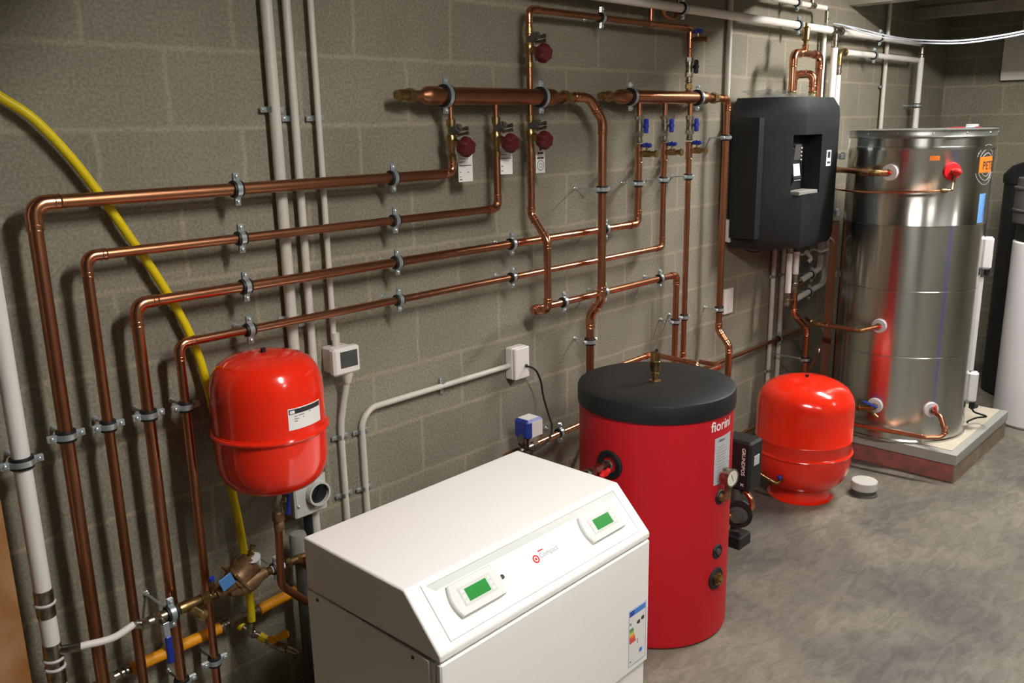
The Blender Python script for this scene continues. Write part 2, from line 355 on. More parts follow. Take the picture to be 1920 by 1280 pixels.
def coupling(p, d, r, parent, m='copper', ln=.05, name='coupling'):
    p, d = V(p), V(d).normalized(); mb = MB().cyl(p-d*ln/2, p+d*ln/2, r*1.13, 18)
    for e in (-1, 1): mb.bead(p+d*e*ln/2, d, r*1.1, r*.14)
    mb.bead(p, d, r*1.08, r*.1)
    return obj(name, mb, m, parent)
# pipe clamp prototypes: local X = pipe axis, Y = towards the wall, Z = ears
clamp_proto = {}
def make_clamp(r, d, big=False):
    t = thing('pipe_clamp', 'x', 'clamp'); t['local'] = 1
    rb = .0065 if not big else .008; wr = .031 if not big else .032
    o = obj('rubber_lining', MB()._ring((0, 0, 0), (1, 0, 0), [(r-.0005, -wr/2), (r+rb, -wr/2), (r+rb+.001, -wr/2+.003), (r+rb+.001, wr/2-.003), (r+rb, wr/2), (r-.0005, wr/2)], 26), 'rubber', t)
    bw = wr*.5; R1 = r+rb
    mb = MB()
    for s in (1, -1): mb._ring((0, 0, 0), (1, 0, 0), [(R1, -bw/2), (R1+.0025, -bw/2), (R1+.0025, bw/2), (R1, bw/2)], 12, a0=.12 if s > 0 else PI+.12, a1=PI-.12 if s > 0 else 2*PI-.12, ref=(0, 0, 1))
    for s in (1, -1):
        for q in (-.0035, .0035): mb.box((0, q, s*(R1+.011)), (.019, .0025, .026), bev=.001)
    obj('band', mb, 'zinc', t)
    for s in (1, -1):
        z = s*(R1+.013)
        obj('screw', MB().cyl((0, .012, z), (0, -.008, z), .0028, 10).sph((0, -.008, z), .0068, sy=.6), 'zinc', t)
    obj('standoff_rod', MB().cyl((0, R1, 0), (0, d-.002, 0), .004, 10).hexn((0, R1, 0), (0, R1+.008, 0), .009), 'zinc', t)
    obj('wall_plug', MB().lathe((0, d, 0), (0, -1, 0), [(.009, 0), (.009, .003), (.006, .006), (.006, .014), (.004, .016)], 14), 'zinc', t)
    t['local'] = 0; del t['local']
    return t
def clamp(x, z, r, where, vert=False, d=.095, group='rubber lined pipe clamps', tilt=0, big=False):
    key = (r, d, big); rot = (0, PI/2+tilt if vert else tilt, 0); lab = 'rubber-lined clamp ' + where
    if key not in clamp_proto:
        t = clamp_proto[key] = make_clamp(r, d, big); t.location = (x, -d, z); t.rotation_euler = rot; t['label'] = lab; t['group'] = group
    else: t = dup(clamp_proto[key], (x, -d, z), rot, lab, group)
    return t
D = .095
Z1, Z2, Z3, Z4 = 1.845, 1.697, 1.548, 1.411
X1, X2, X3, X4 = -1.341, -1.228, -1.112, -.999
# ---- four circuits that climb at the left and turn right
t = run([(X1, -D, 0), (X1, -D, Z1), (.08, -D, Z1)], .0185, label='thick copper pipe of the topmost horizontal run, climbing furthest left', m='copper_dull', group='copper heating circuits on the block wall', bend=.045)
run([(.06, -D, Z1), (.123, -D, Z1+.004), (.123, -D, 1.92)], .0135, parent=t, bend=.03)
run([(X2, -D, 0), (X2, -D, Z2), (.361, -D, Z2), (.361, -D, 1.92)], .0142, label='thin copper pipe of the second horizontal run from the top', m='copper_dull', group='copper heating circuits on the block wall', bend=.036)
run([(X3, -D, 0), (X3, -D, Z3), (1.315, -D, Z3), (1.315, -D, 1.845)], .0165, label='thick copper pipe of the third horizontal run from the top', group='copper heating circuits on the block wall', bend=.042)
run([(X4, -D, 0), (X4, -D, Z4), (1.527, -D, Z4), (1.527, -D, 1.845)], .0135, label='thin copper pipe of the lowest of the four parallel horizontal runs', group='copper heating circuits on the block wall', bend=.033)
# ---- risers
t = run([(.559, -D, 1.94), (.559, -D, 1.655), (.559, -.18, 1.555), (.559, -.18, 1.262), (.559, -D+.0, 1.255), ], .0155, label='copper riser that steps out over the horizontal runs below the third red handwheel', bend=.035)
run([(.559, -.112, 1.2555), (.562, -D, 1.2555), (1.667, -D, 1.2555), (1.667, -D, .17)], .0155, parent=t, bend=.034)
run([(1.75, -D, 1.85), (1.75, -D, .17)], .0142, label='straight copper riser under the third blue ball valve, beside the turned-down pipe')
coupling((1.75, -D, .80), (0, 0, 1), .0142, bpy.data.objects.get('copper_pipe.005') or t)
run([(.80, -D, 2.125), (.90, -.125, 2.125), (.958, -.155, 2.03), (.958, -.155, 1.24), (.952, -.095, 1.165), (.952, -.095, .165)], .0185, m='copper_dull', label='thick copper pipe curving down from the left manifold in front of the other runs', bend=.07)
t = run([(1.97, -D, 2.13), (2.11, -D, 2.13), (2.11, -D, .885), (2.11, -.165, .80), (2.11, -.165, .01)], .0175, m='copper_dull', label='thick copper pipe dropping from the right manifold beside the black station', bend=.04)
# ---- loop above the manifolds
t = run([(.559, -D, 2.16), (.559, -D, 2.455), (1.73, -D, 2.455), (1.73, -D, 2.16)], .0135, m='copper_dull', em='copper', label='thin copper loop joining both manifolds along the top of the wall', bend=.035)
coupling((1.395, -D, 2.455), (1, 0, 0), .0135, t, ln=.04, name='tee')
obj('branch', MB().tube([(1.395, -D, 2.455), (1.395, -D, 2.60), (1.395, -D, 2.66)], .0135), 'copper_dull', t)
tt = thing('copper_tail', 'small U-shaped copper tail hanging behind the white pipe near the ceiling', 'pipe', (1.52, -.08, 2.52))
obj('bend', MB().tube(spline([(1.50, -.08, 2.62), (1.505, -.08, 2.54), (1.53, -.08, 2.50), (1.60, -.08, 2.49), (1.64, -.08, 2.53), (1.645, -.08, 2.58)]), .010), 'copper', tt)

# ---- manifolds
def manifold(x0, x1, z, r, label, m):
    t = thing('manifold', label, 'manifold', (x0, -D, z))
    obj('barrel', MB().tube([(x0, -D, z), (x1, -D, z)], r, 28), m, t)
    obj('end_cap', MB().lathe((x0, -D, z), (-1, 0, 0), [(r, -.01), (r*1.04, 0), (r*1.04, .035), (r*.95, .05), (r*.6, .068), (r*.55, .075), (r*.55, .12), (.003, .12)]), 'copper_dull', t)
    obj('plug', MB().hexn((x0-.11, -D, z), (x0-.135, -D, z), .024).cyl((x0-.135, -D, z), (x0-.165, -D, z), .02, 20).hexn((x0-.165, -D, z), (x0-.185, -D, z), .017), 'brass', t)
    obj('reducer', MB().lathe((x1, -D, z), (1, 0, 0), [(r, -.01), (r*1.03, 0), (r*1.03, .03), (r*.8, .05), (r*.62, .065), (r*.62, .10), (r*.5, .10)]), 'copper_dull', t)
    obj('union', MB().hexn((x1+.095, -D, z), (x1+.13, -D, z), .028).cyl((x1+.13, -D, z), (x1+.155, -D, z), .022, 20), 'brass', t)
    return t
HZ = 2.124
m1 = manifold(.055, .665, HZ, .032, 'dull copper manifold barrel with three risers and red handwheels below', 'copper_dull')
m2 = manifold(1.20, 1.855, 2.131, .0305, 'bright copper manifold barrel with three blue-handled valves below', 'copper')
for x in (.123, .361, .559): obj('stub', MB().tube([(x, -D, HZ-.02), (x, -D, 2.03)], .0105), 'copper_dull', m1)
for x in (1.315, 1.527, 1.75): obj('stub', MB().tube([(x, -D, 2.115), (x, -D, 2.04)], .0115), 'copper_dull', m2)
obj('stub', MB().tube([(.559, -D, HZ), (.559, -D, 2.2)], .011), 'copper_dull', m1)
obj('stub', MB().tube([(1.73, -D, 2.13), (1.73, -D, 2.22)], .0115), 'copper_dull', m2)

# ---- balancing valves with red handwheels
def lobed(o, d, r, h, n=6):
    o = V(o); d = V(d).normalized(); u, v = frame(d); mb = MB(); K = 48; rings = []
    for rr, hh in ((.5, 0), (.86, .004), (1, .012), (1.0, h*.6), (.94, h-.008), (.8, h), (.02, h)):
        rings.append([o+d*hh+(u*math.cos(t)+v*math.sin(t))*r*rr*(1+.10*math.cos(n*t)*(rr > .3)) for t in (2*PI*k/K for k in range(K))])
    return mb.loft(rings)
def bal_valve(x, z, label, flip=1):
    t = thing('balancing_valve', label, 'valve', (x, -D, z), None)
    obj('body', MB().lathe((x, -D, z-.075), (0, 0, 1), [(.012, 0), (.017, .002), (.017, .022), (.0135, .024), (.0135, .05), (.02, .06), (.02, .09), (.0135, .10), (.0135, .125), (.0175, .127), (.0175, .15), (.012, .152)], 18).cyl((x, -D, z), (x+.005, -D-.045, z-.02*flip), .015), 'brass', t)
    obj('handwheel', lobed((x+.005, -D-.045, z-.018*flip), (.08, -1, -.22*flip), .034, .048), 'red_wheel', t)
    obj('test_cap', MB().cyl((x, -D-.005, z+.03*flip), (x, -D-.04, z+.045*flip), .016).cyl((x, -D-.04, z+.045*flip), (x, -D-.05, z+.049*flip), .010), 'dark_grey', t)
    for q in (.018, .036): obj('test_nipple', MB().cyl((x+.012, -D-.02, z+q*flip), (x+.026, -D-.048, z+(q+.006)*flip), .006).hexn((x+.026, -D-.048, z+(q+.006)*flip), (x+.031, -D-.060, z+(q+.008)*flip), .0075), 'nickel', t)
    return t
bal_valve(.123, 1.965, 'brass balancing valve with dark red handwheel, leftmost of three under the left manifold')
bal_valve(.361, 1.972, 'brass balancing valve with dark red handwheel, middle of three under the left manifold')
bal_valve(.559, 1.978, 'brass balancing valve with dark red handwheel, rightmost of three under the left manifold')
t = bal_valve(.559, 2.31, 'brass balancing valve with dark handwheel standing above the left manifold', 1)
obj('tag', MB().box((.585, -D-.03, 2.275), (.05, .004, .03)), 'label_grey', t)
# paper tags
def card(name, label, x, d, z, wd, ht, yaw=0, lines=()):
    t = thing(name, label, 'tag', (x, -d, z)); ux = V((math.cos(yaw), math.sin(yaw), 0)); o = V((x, -d, z)); uy = V((0, 0, 1))
    obj('card', quad(o, ux, uy, -wd/2, -ht/2, wd/2, ht/2, .001), 'paper', t)
    mb = MB()
    for a, b, c, e in lines: q = quad(o - V((0, .0011, 0)) if yaw == 0 else o + ux.cross(uy)*.0011, ux, uy, a*wd, b*ht, c*wd, e*ht, .0003); mb.add(q.v, q.f)
    obj('print', mb, 'ink', t); return t
card('valve_tag', 'white printed card hanging under the leftmost red handwheel', .185, .10, 1.868, .074, .112, 0, [(-.44, .02, .42, .045), (-.44, .14, -.1, .16), (-.44, -.2, -.36, -.17), (.1, -.2, .25, -.18), (-.44, -.34, -.3, -.32), (-.44, -.44, -.25, -.41), (-.44, .25, .2, .27)])
card('valve_tag', 'narrow turned white card hanging under the middle red handwheel', .408, .10, 1.878, .052, .10, -.5, [(-.40, .1, .40, .13), (-.4, -.2, -.25, -.17), (-.4, -.38, -.25, -.35), (-.4, .25, 0, .27)])
t = card('valve_tag', 'white card with a round stamp hanging under the rightmost red handwheel', .612, .10, 1.875, .056, .105, 0, [(-.1, .36, .12, .44), (-.3, .22, -.05, .30), (.0, .22, .3, .30), (-.36, .04, -.05, .11), (0, .04, .36, .11)])
obj('stamp', MB()._ring((.612, -.1013, 1.853), (0, -1, 0), [(.018, 0), (.022, 0), (.022, .0004), (.018, .0004)], 30)._ring((.612, -.1013, 1.853), (0, -1, 0), [(.007, 0), (.010, 0), (.010, .0004), (.007, .0004)], 20), 'ink_soft', t)

# ---- ball valves with butterfly handles and drain cocks
def butterfly(o, ax, up_, size, m, t):
    o, ax, u = V(o), V(ax).normalized(), V(up_).normalized(); s = ax.cross(u); mb = MB()
    rot = Matrix((s, u, ax)).transposed()
    mb.cyl(o - ax*.012, o+ax*.009, size*.36, 16)
    for k in (1, -1): mb.box(o+u*k*size*.62, (size*.78, size*.85, .019), rot=rot, bev=.006)
    mb.box(o, (size*.48, size*1.5, .015), rot=rot, bev=.003)
    return obj('handle', mb, m, t)
def ball_valve(x, z, label, m='blue'):
    t = thing('ball_valve', label, 'valve', (x, -D, z))
    obj('body', MB().hexn((x, -D, z-.045), (x, -D, z-.025), .021).cyl((x, -D, z-.03), (x, -D, z+.03), .0185, 20).hexn((x, -D, z+.025), (x, -D, z+.045), .021).lathe((x, -D, z-.075), (0, 0, 1), [(.012, 0), (.017, .004), (.017, .012), (.0145, .014), (.0145, .026), (.0175, .03)], 18), 'nickel', t)
    obj('stem', MB().cyl((x, -D-.015, z), (x, -D-.032, z), .006), 'brass', t)
    butterfly((x-.002, -D-.040, z), (-.35, -1, 0), (0, 0, 1), .031, m, t)
    obj('compression_nut', MB().hexn((x, -D, z-.082), (x, -D, z-.10), .0185).bead((x, -D, z-.11), (0, 0, 1), .0145, .003), 'brass', t); return t
def drain_cock(x, z, label, m='blue', ln=.09):
    t = thing('drain_cock', label, 'valve', (x, -D, z))
    obj('tee', MB().cyl((x, -D, z-.04), (x, -D, z+.04), .0175, 18).bead((x, -D, z+.04), (0, 0, 1), .0165, .003).bead((x, -D, z-.04), (0, 0, 1), .0165, .003), 'copper', t)
    obj('body', MB().cyl((x, -D, z), (x, -D-ln*.55, z), .0135, 18).hexn((x, -D-ln*.3, z), (x, -D-ln*.75, z), .0155).cyl((x, -D-ln*.75, z), (x, -D-ln, z), .012), 'brass', t)
    obj('cap', MB().hexn((x, -D-ln, z), (x, -D-ln-.012, z), .016), 'brass', t)
    obj('stem', MB().cyl((x, -D-ln*.5, z+.01), (x, -D-ln*.5, z+.03), .005), 'brass', t)
    butterfly((x, -D-ln*.5, z+.038), (-.9, 0, .6), (0, 1, 0), .025, m, t); return t
for x, n in ((1.315, 'leftmost'), (1.527, 'middle'), (1.75, 'rightmost')):
    ball_valve(x, 2.0, 'ball valve with upright blue butterfly handle, %s of three under the right manifold' % n)
    drain_cock(x, 1.875, 'sideways brass drain cock with blue handle, %s of three under the right manifold' % n)
ball_valve(1.73, 2.275, 'ball valve with black butterfly handle above the right manifold', 'black')
drain_cock(1.73, 2.40, 'brass drain cock with dark blue handle at the top of the thin copper loop', 'blue_lever')

# ---- clamps on the copper
for z, r, w_ in ((Z1, .0185, 'topmost horizontal copper run'), (Z2, .0142, 'second horizontal copper run'), (Z3, .0165, 'third horizontal copper run'), (Z4, .0135, 'fourth horizontal copper run')):
    clamp(-.766, z, r, 'on the %s, leftmost of its row' % w_); clamp(-.163, z, r, 'on the %s, near the middle, right of the grey conduits' % w_)
clamp(.437, Z3, .0165, 'on the third horizontal copper run, left of the stepped riser'); clamp(.437, Z4, .0135, 'on the fourth horizontal copper run, left of the stepped riser')
clamp(1.062, Z3, .0165, 'on the third horizontal copper run, just right of the curving pipe')
clamp(.764, 1.2555, .0155, 'at the left end of the short lower horizontal run'); clamp(1.058, 1.2555, .0155, 'on the short lower run, half hidden behind the curving pipe'); clamp(1.513, 1.2555, .0155, 'at the right end of the short lower horizontal run')
clamp(X1, 1.221, .0185, 'on the leftmost copper upright', True); clamp(X2, 1.219, .0142, 'on the second copper upright from the left', True)
clamp(X3, 1.221, .0165, 'on the third copper upright from the left', True); clamp(X4, 1.218, .0135, 'on the fourth copper upright, left of the hanging red vessel', True)
clamp(X3, .335, .0165, 'at the foot of the third copper upright, by the bottom edge', True); clamp(X4, .355, .0135, 'at the foot of the fourth copper upright, under the bronze valve', True)
clamp(1.315, 1.737, .0165, 'on the upright under the leftmost blue ball valve', True); clamp(1.527, 1.742, .0135, 'on the upright under the middle blue ball valve', True); clamp(1.75, 1.745, .0142, 'on the upright under the rightmost blue ball valve', True)
clamp(1.667, 1.008, .0155, 'low on the turned-down copper pipe behind the red tank', True); clamp(1.75, 1.018, .0142, 'low on the straight riser behind the red tank', True)
clamp(.958, 1.735, .0185, 'with a long rod on the thick curving pipe', True, d=.155); clamp(.952, 1.04, .0185, 'on the thick curving pipe just above the red tank', True)
clamp(2.11, 1.93, .0175, 'high on the thick pipe beside the black station', True); clamp(2.11, 1.0, .0175, 'low on the thick pipe beside the wall sockets', True)
clamp(1.025, 2.455, .0135, 'on the thin copper loop at the top of the wall')
clamp(.10, HZ, .032, 'large, at the left end of the dull copper manifold', big=True); clamp(.628, HZ, .032, 'large, at the right end of the dull copper manifold', big=True)
clamp(1.245, 2.131, .0305, 'large, at the left end of the bright copper manifold', big=True); clamp(1.815, 2.131, .0305, 'large, at the right end of the bright copper manifold', big=True)

# ---------------------------------------------------------------- grey-white conduits and boxes on the wall
def saddle(x, z, r, label, vert=True, d=None):
    d = d or r+.008; t = thing('pipe_saddle', label, 'clamp', (x, -d, z), 'zinc saddles on the plastic conduits'); mb = MB()
    ax = V((0, 0, 1)) if vert else V((1, 0, 0)); sd = V((1, 0, 0)) if vert else V((0, 0, 1)); o = V((x, -d, z))
    mb._ring(o, ax, [(r, -.009), (r+.002, -.009), (r+.002, .009), (r, .009)], 14, a0=0, a1=PI, ref=sd if (sd.cross(ax)).dot(V((0, 1, 0))) != 0 else None)
    mb._ring(o, ax, [(r, -.009), (r+.002, -.009), (r+.002, .009), (r, .009)], 24)
    obj('strap', mb, 'galv', t)
    mb = MB()
    for s in (1, -1):
        c = o+sd*s*(r+.012)+V((0, d*.35, 0)); mb.box(c, (.024, .003, .018) if vert else (.018, .003, .024), bev=.001)
        obj('screw', MB().cyl(c+V((0, .002, 0)), c-V((0, .006, 0)), .005, 10), 'zinc', t)
    mb.cyl(o+V((0, r, 0)), (x, -.001, z), .004, 8); obj('foot', mb, 'zinc', t); return t
for x, r, lab in ((-.572, .0185, 'widest pale plastic conduit rising to the ceiling, leftmost of three'), (-.50, .0135, 'medium pale plastic conduit, middle of the three rising to the ceiling')):
    t = thing('plastic_conduit', lab, 'conduit', (x, -.03, 1)); obj('pipe', MB().cyl((x, -.03, .95), (x, -.03, 2.94), r, 22), 'conduit', t)
t = thing('plastic_conduit', 'thin pale plastic conduit coming down into the square thermostat box', 'conduit', (-.41, -.03, 1.3))
obj('pipe', MB().cyl((-.41, -.03, 1.30), (-.41, -.03, 2.94), .0105, 18), 'conduit', t); obj('socket', MB().cyl((-.405, -.034, 1.27), (-.405, -.034, 1.325), .014, 18), 'conduit', t)
saddle(-.572, 2.078, .0185, 'zinc saddle high on the widest of the three pale conduits'); saddle(-.50, 2.05, .0135, 'zinc saddle high on the middle of the three pale conduits'); saddle(-.41, 2.05, .0105, 'zinc saddle high on the thinnest of the three pale conduits')
saddle(-.572, 1.405, .0185, 'zinc saddle on the widest pale conduit behind the lowest copper run'); saddle(-.50, 1.375, .0135, 'zinc saddle on the middle pale conduit behind the lowest copper run')
t = thing('thermostat_box', 'square white wall thermostat with a blank grey screen', 'thermostat', (-.40, 0, 1.23))
obj('back_box', MB().box((-.402, -.028, 1.232), (.085, .056, .092), bev=.006), 'plastic_white', t)
obj('front_plate', MB().box((-.40, -.073, 1.232), (.112, .034, .098), bev=.008), 'plastic_white', t)
obj('screen', MB().box((-.394, -.0905, 1.238), (.072, .003, .058), bev=.001), 'lcd_dark', t)
t = thing('plastic_conduit', 'thin pale conduit dropping from the bottom of the thermostat', 'conduit', (-.40, -.03, .9))
obj('pipe', MB().tube(spline([(-.385, -.055, 1.17), (-.385, -.05, 1.13), (-.39, -.03, 1.05), (-.40, -.022, .95), (-.40, -.022, .70), (-.40, -.022, 0)]), .0115), 'conduit', t)
obj('collar', MB().lathe((-.385, -.06, 1.145), (0, -.05, 1), [(.0125, 0), (.02, .03), (.02, .042)]), 'conduit', t)
saddle(-.40, .935, .0115, 'zinc saddle on the conduit below the thermostat, upper one'); saddle(-.40, .71, .0115, 'zinc saddle on the conduit below the thermostat, lower one')
t = thing('plastic_conduit', 'pale conduit bending from vertical to run right to the switch box', 'conduit', (-.308, -.022, .5))
obj('pipe', MB().tube(fillet([(-.306, -.022, 0), (-.308, -.022, 1.012), (.50, -.022, 1.012)], .075, 12), .0115), 'conduit', t)
saddle(-.307, .93, .0115, 'zinc saddle just under the bend of the right-running conduit'); saddle(-.307, .705, .0115, 'zinc saddle low on the bent conduit by the white cabinet')
saddle(.10, 1.012, .0115, 'zinc saddle halfway along the horizontal pale conduit', vert=False)
t = thing('switch_box', 'white fused switch box with a black cable leaving its face', 'switch', (.53, 0, 1.02))
obj('back_box', MB().box((.528, -.022, 1.02), (.092, .044, .14), bev=.005), 'plastic_white', t); obj('front_plate', MB().box((.528, -.052, 1.02), (.09, .018, .138), bev=.004), 'plastic_white', t)
obj('cable_outlet', MB().cyl((.548, -.06, 1.005), (.548, -.066, 1.005), .008), 'dark_grey', t)
tag(obj('black_cable', MB().tube(spline([(.548, -.064, 1.005), (.565, -.10, .99), (.60, -.10, .93), (.615, -.10, .86), (.625, -.12, .78), (.625, -.14, .73), (.60, -.15, .685), (.55, -.15, .66), (.49, -.15, .655), (.44, -.14, .68), (.42, -.13, .70)]), .0045, 10), 'black'), 'black flex looping from the white switch box around the blue actuator', 'cable')
# blue actuator on the copper line
t = run([(.36, -.10, .35), (.36, -.10, .648), (1.35, -.08, .655)], .0145, label='copper line running low from the blue actuator to behind the red tank', bend=.03, m='copper_bright')
t = thing('motor_valve', 'small blue actuator with white labels on a brass valve', 'valve', (.48, -.11, .65))
c = V((.495, -.12, .755)); obj('housing', MB().box(c, (.10, .085, .085), bev=.01), 'blue_box', t)
obj('top_label', MB().box(c+V((0, 0, .043)), (.07, .06, .0015)), 'paper', t); obj('front_label', MB().box(c+V((.008, -.043, 0)), (.066, .0015, .068)), 'paper', t)
obj('body', MB().cyl((.48, -.11, .71), (.48, -.11, .655), .02).cyl((.43, -.11, .65), (.53, -.105, .65), .019).hexn((.40, -.11, .65), (.435, -.11, .65), .024).hexn((.53, -.105, .65), (.56, -.105, .65), .024), 'nickel', t)
obj('knob', MB().cyl((.445, -.12, .72), (.42, -.14, .72), .014), 'dark_grey', t)
clamp(.74, .653, .0145, 'on the low copper line left of the red tank', d=.088)
# rotary isolator below the hanging vessel
t = thing('rotary_isolator', 'grey wall isolator with a large round black rotary knob', 'switch', (-.58, 0, .80))
obj('back_box', MB().box((-.585, -.03, .80), (.13, .06, .17), bev=.006), 'grey_plastic', t); obj('cover', MB().box((-.585, -.072, .80), (.13, .024, .165), bev=.006), 'grey_light', t)
c = V((-.565, -.085, .795)); obj('knob_ring', MB().ring(c+V((0, -.012, 0)), (0, 1, 0), .036, .043, .028), 'grey_light', t)
obj('knob', MB().cyl(c, c+V((0, -.012, 0)), .036, 30).box(c+V((0, -.016, 0)), (.016, .012, .064), rot=Matrix.Rotation(.5, 3, 'Y'), bev=.003), 'black', t)
obj('screw', MB().cyl((-.53, -.084, .865), (-.53, -.088, .865), .006), 'dark_grey', t); obj('lock_pin', MB().sph((-.638, -.086, .765), .006), 'silver', t)
t = thing('plastic_conduit', 'pale conduit coming out of the bottom of the rotary isolator', 'conduit', (-.545, -.035, .3)); obj('pipe', MB().cyl((-.545, -.035, 0), (-.545, -.035, .74), .0155), 'conduit', t)
tag(obj('black_hose', MB().tube(spline([(-.575, -.035, .72), (-.575, -.04, .5), (-.57, -.05, .2), (-.57, -.05, 0)]), .016), 'black'), 'black ribbed hose beside the conduit under the rotary isolator', 'hose')
t = thing('gland_pipe', 'short grey capped pipe standing behind the white cabinet corner', 'pipe', (-.66, -.10, 0)); obj('cap', MB().lathe((-.66, -.10, .58), (0, 0, 1), [(.02, 0), (.030, .005), (.030, .085), (.026, .10), (.01, .102)]), 'grey_plastic', t)
obj('pipe', MB().cyl((-.66, -.10, 0), (-.66, -.10, .585), .018), 'dark_grey', t)

# ---------------------------------------------------------------- white riser at the far left with press fittings
WX = -1.463
t = thing('white_riser', 'thick white composite pipe with metal press fittings at the far left', 'pipe', (WX, -.11, 0))
obj('pipe', MB().cyl((WX, -.11, .905-.06), (WX, -.11, 2.94), .0225, 26), 'pipe_white', t)
def at_z(px, py, d): return at(px, py, d).z
za, zb, zc, zd, ze = (at_z(86, 1102, .11), at_z(90, 1128, .11), at_z(93, 1152, .11), at_z(100, 1203, .11), at_z(106, 1238, .11))
bpy.data.objects.remove(t.children[0]); obj('pipe', MB().cyl((WX, -.11, za-.02), (WX, -.11, 2.94), .0225, 26), 'pipe_white', t)
obj('press_sleeve', MB().cyl((WX, -.11, zb+.004), (WX, -.11, za), .0245, 26), 'nickel', t); obj('collar', MB().bead((WX, -.11, zb), (0, 0, 1), .024, .0045), 'soft_white', t)
obj('press_sleeve', MB().cyl((WX, -.11, zc), (WX, -.11, zb-.004), .0245, 26), 'nickel', t); obj('pipe', MB().cyl((WX, -.11, zd-.02), (WX, -.11, zc+.01), .0225, 26), 'pipe_white', t)
obj('press_sleeve', MB().cyl((WX, -.11, zd-.045), (WX, -.11, zd), .0245, 26), 'nickel', t); obj('collar', MB().bead((WX, -.11, zd-.048), (0, 0, 1), .024, .0045), 'soft_white', t)
zt = .628
obj('tee_body', MB().cyl((WX, -.11, zt-.045), (WX, -.11, zd-.05), .0235, 26).cyl((WX, -.11, zt), (WX+.035, -.135, zt), .013), 'nickel', t); obj('collar', MB().bead((WX, -.11, zt-.05), (0, 0, 1), .024, .0045), 'soft_white', t)
obj('press_sleeve', MB().cyl((WX, -.11, zt-.10), (WX, -.11, zt-.054), .0245, 26), 'nickel', t); obj('pipe', MB().cyl((WX, -.11, 0), (WX, -.11, zt-.095), .0225, 26), 'pipe_white', t)
clamp(WX, 1.185, .0225, 'large, on the thick white riser at the far left', True, d=.11)
# ---- fill line: hose, lever valve, strainer, bronze backflow preventer
FD = .17
h0, h1 = V((WX+.04, -.138, zt)), V((-1.26, -FD, zt+.012))
t = thing('white_hose', 'short white plastic pipe from the white riser to the lever valve', 'pipe', h0)
obj('hose', MB().tube(spline([h0, h0+V((.03, -.012, 0)), h0+V((.10, -.028, -.004)), h1]), .0105), 'pipe_white', t)
obj('ferrule', MB().cyl(h0-V((.012, -.008, 0)), h0+V((.022, -.01, 0)), .013, 18), 'nickel', t)
fz = zt; A = lambda x: V((x, -FD, fz))
obj('ferrule', MB().cyl(h1, A(-1.235), .0135, 18), 'nickel', t)
t = thing('lever_valve', 'nickel ball valve with a blue lever handle hanging down', 'valve', A(-1.19))
obj('body', MB().hexn(A(-1.242), A(-1.222), .019).cyl(A(-1.222), A(-1.14), .0165).hexn(A(-1.205), A(-1.185), .021).hexn(A(-1.15), A(-1.13), .019), 'nickel', t)
v0 = A(-1.185)+V((0, -.02, -.005)); obj('stem', MB().cyl(A(-1.185), v0+V((0, -.016, -.004)), .009), 'nickel', t)
obj('lever', MB().box(v0+V((.0, -.018, -.022)), (.019, .004, .05), bev=.001), 'zinc', t); obj('grip', MB().box(v0+V((.001, -.02, -.085)), (.021, .009, .09), bev=.004), 'blue_lever', t)
clamp(-1.15, fz, .017, 'on the low fill line beside the blue lever valve', d=FD)
t = thing('y_strainer', 'brass Y-shaped strainer between the lever valve and bronze valve', 'strainer', A(-1.08))
obj('body', MB().lathe(A(-1.13), (1, 0, 0), [(.012, 0), (.017, .005), (.019, .03), (.015, .05), (.017, .07), (.012, .08)], 20).cyl(A(-1.10), A(-1.065)+V((0, -.01, -.04)), .015), 'brass', t)
obj('plug', MB().hexn(A(-1.068)+V((0, -.009, -.037)), A(-1.055)+V((0, -.012, -.05)), .017), 'brass', t); obj('union', MB().hexn(A(-1.055), A(-1.03), .02).cyl(A(-1.03), A(-1.0), .0135), 'brass', t)
t = thing('backflow_preventer', 'dull bronze backflow preventer with a blue name plate and test cocks', 'valve', A(-.95))
ctr = A(-.945)+V((0, 0, .0)); mb = MB()
mb.lathe(A(-1.01), (1, 0, .25), [(.014, 0), (.023, .004), (.026, .02), (.022, .03), (.033, .06), (.036, .09), (.028, .125)], 24)
mb.lathe(A(-.965)+V((0, -.005, -.012)), (1, 0, .12), [(.015, 0), (.030, .02), (.034, .06), (.030, .09), (.018, .115), (.018, .13)], 24)
obj('body', mb, 'bronze', t)
obj('bonnet', MB().lathe(A(-.945)+V((0, 0, .012)), (.85, 0, .53), [(.039, 0), (.040, .006), (.037, .012), (.037, .072), (.039, .075), (.039, .083), (.02, .088)], 28), 'bronze', t)
obj('flange', MB().box(A(-.935)+V((0, 0, .024)), (.010, .085, .085), rot=Matrix.Rotation(-.56, 3, 'Y'), bev=.003), 'bronze', t)
obj('name_plate', MB().box(A(-.985)+V((0, -.038, .045)), (.045, .003, .042), rot=Matrix.Rotation(-.35, 3, 'Y'), bev=.001), 'blue_tag', t)
for k, (dx, dz, ax) in enumerate(((-.035, .03, 0), (.03, .07, .5), (.095, .085, .4))):
    b0 = A(-.985+dx)+V((0, -.008, dz-.01)); b1 = b0+V((math.sin(ax)*.03, -.004, math.cos(ax)*.035))
    cc = obj('test_cock', MB().cyl(b0-(b1-b0)*.5, b1, .007).hexn(b0, b0+(b1-b0)*.4, .010).cyl(b0+(b1-b0)*.6+V((0, .01, 0)), b0+(b1-b0)*.6-V((0, .016, 0)), .005), 'brass', t)
    obj('cap', MB().cyl(b1, b1+(b1-b0)*.3, .009), 'blue' if k == 0 else 'brass', cc)
obj('drip_cup', MB().lathe(A(-.862)+V((0, -.015, .045)), (-.5, -.3, 1), [(.008, 0), (.012, .015), (.019, .042), (.021, .042)], 20), 'soft_white', t)
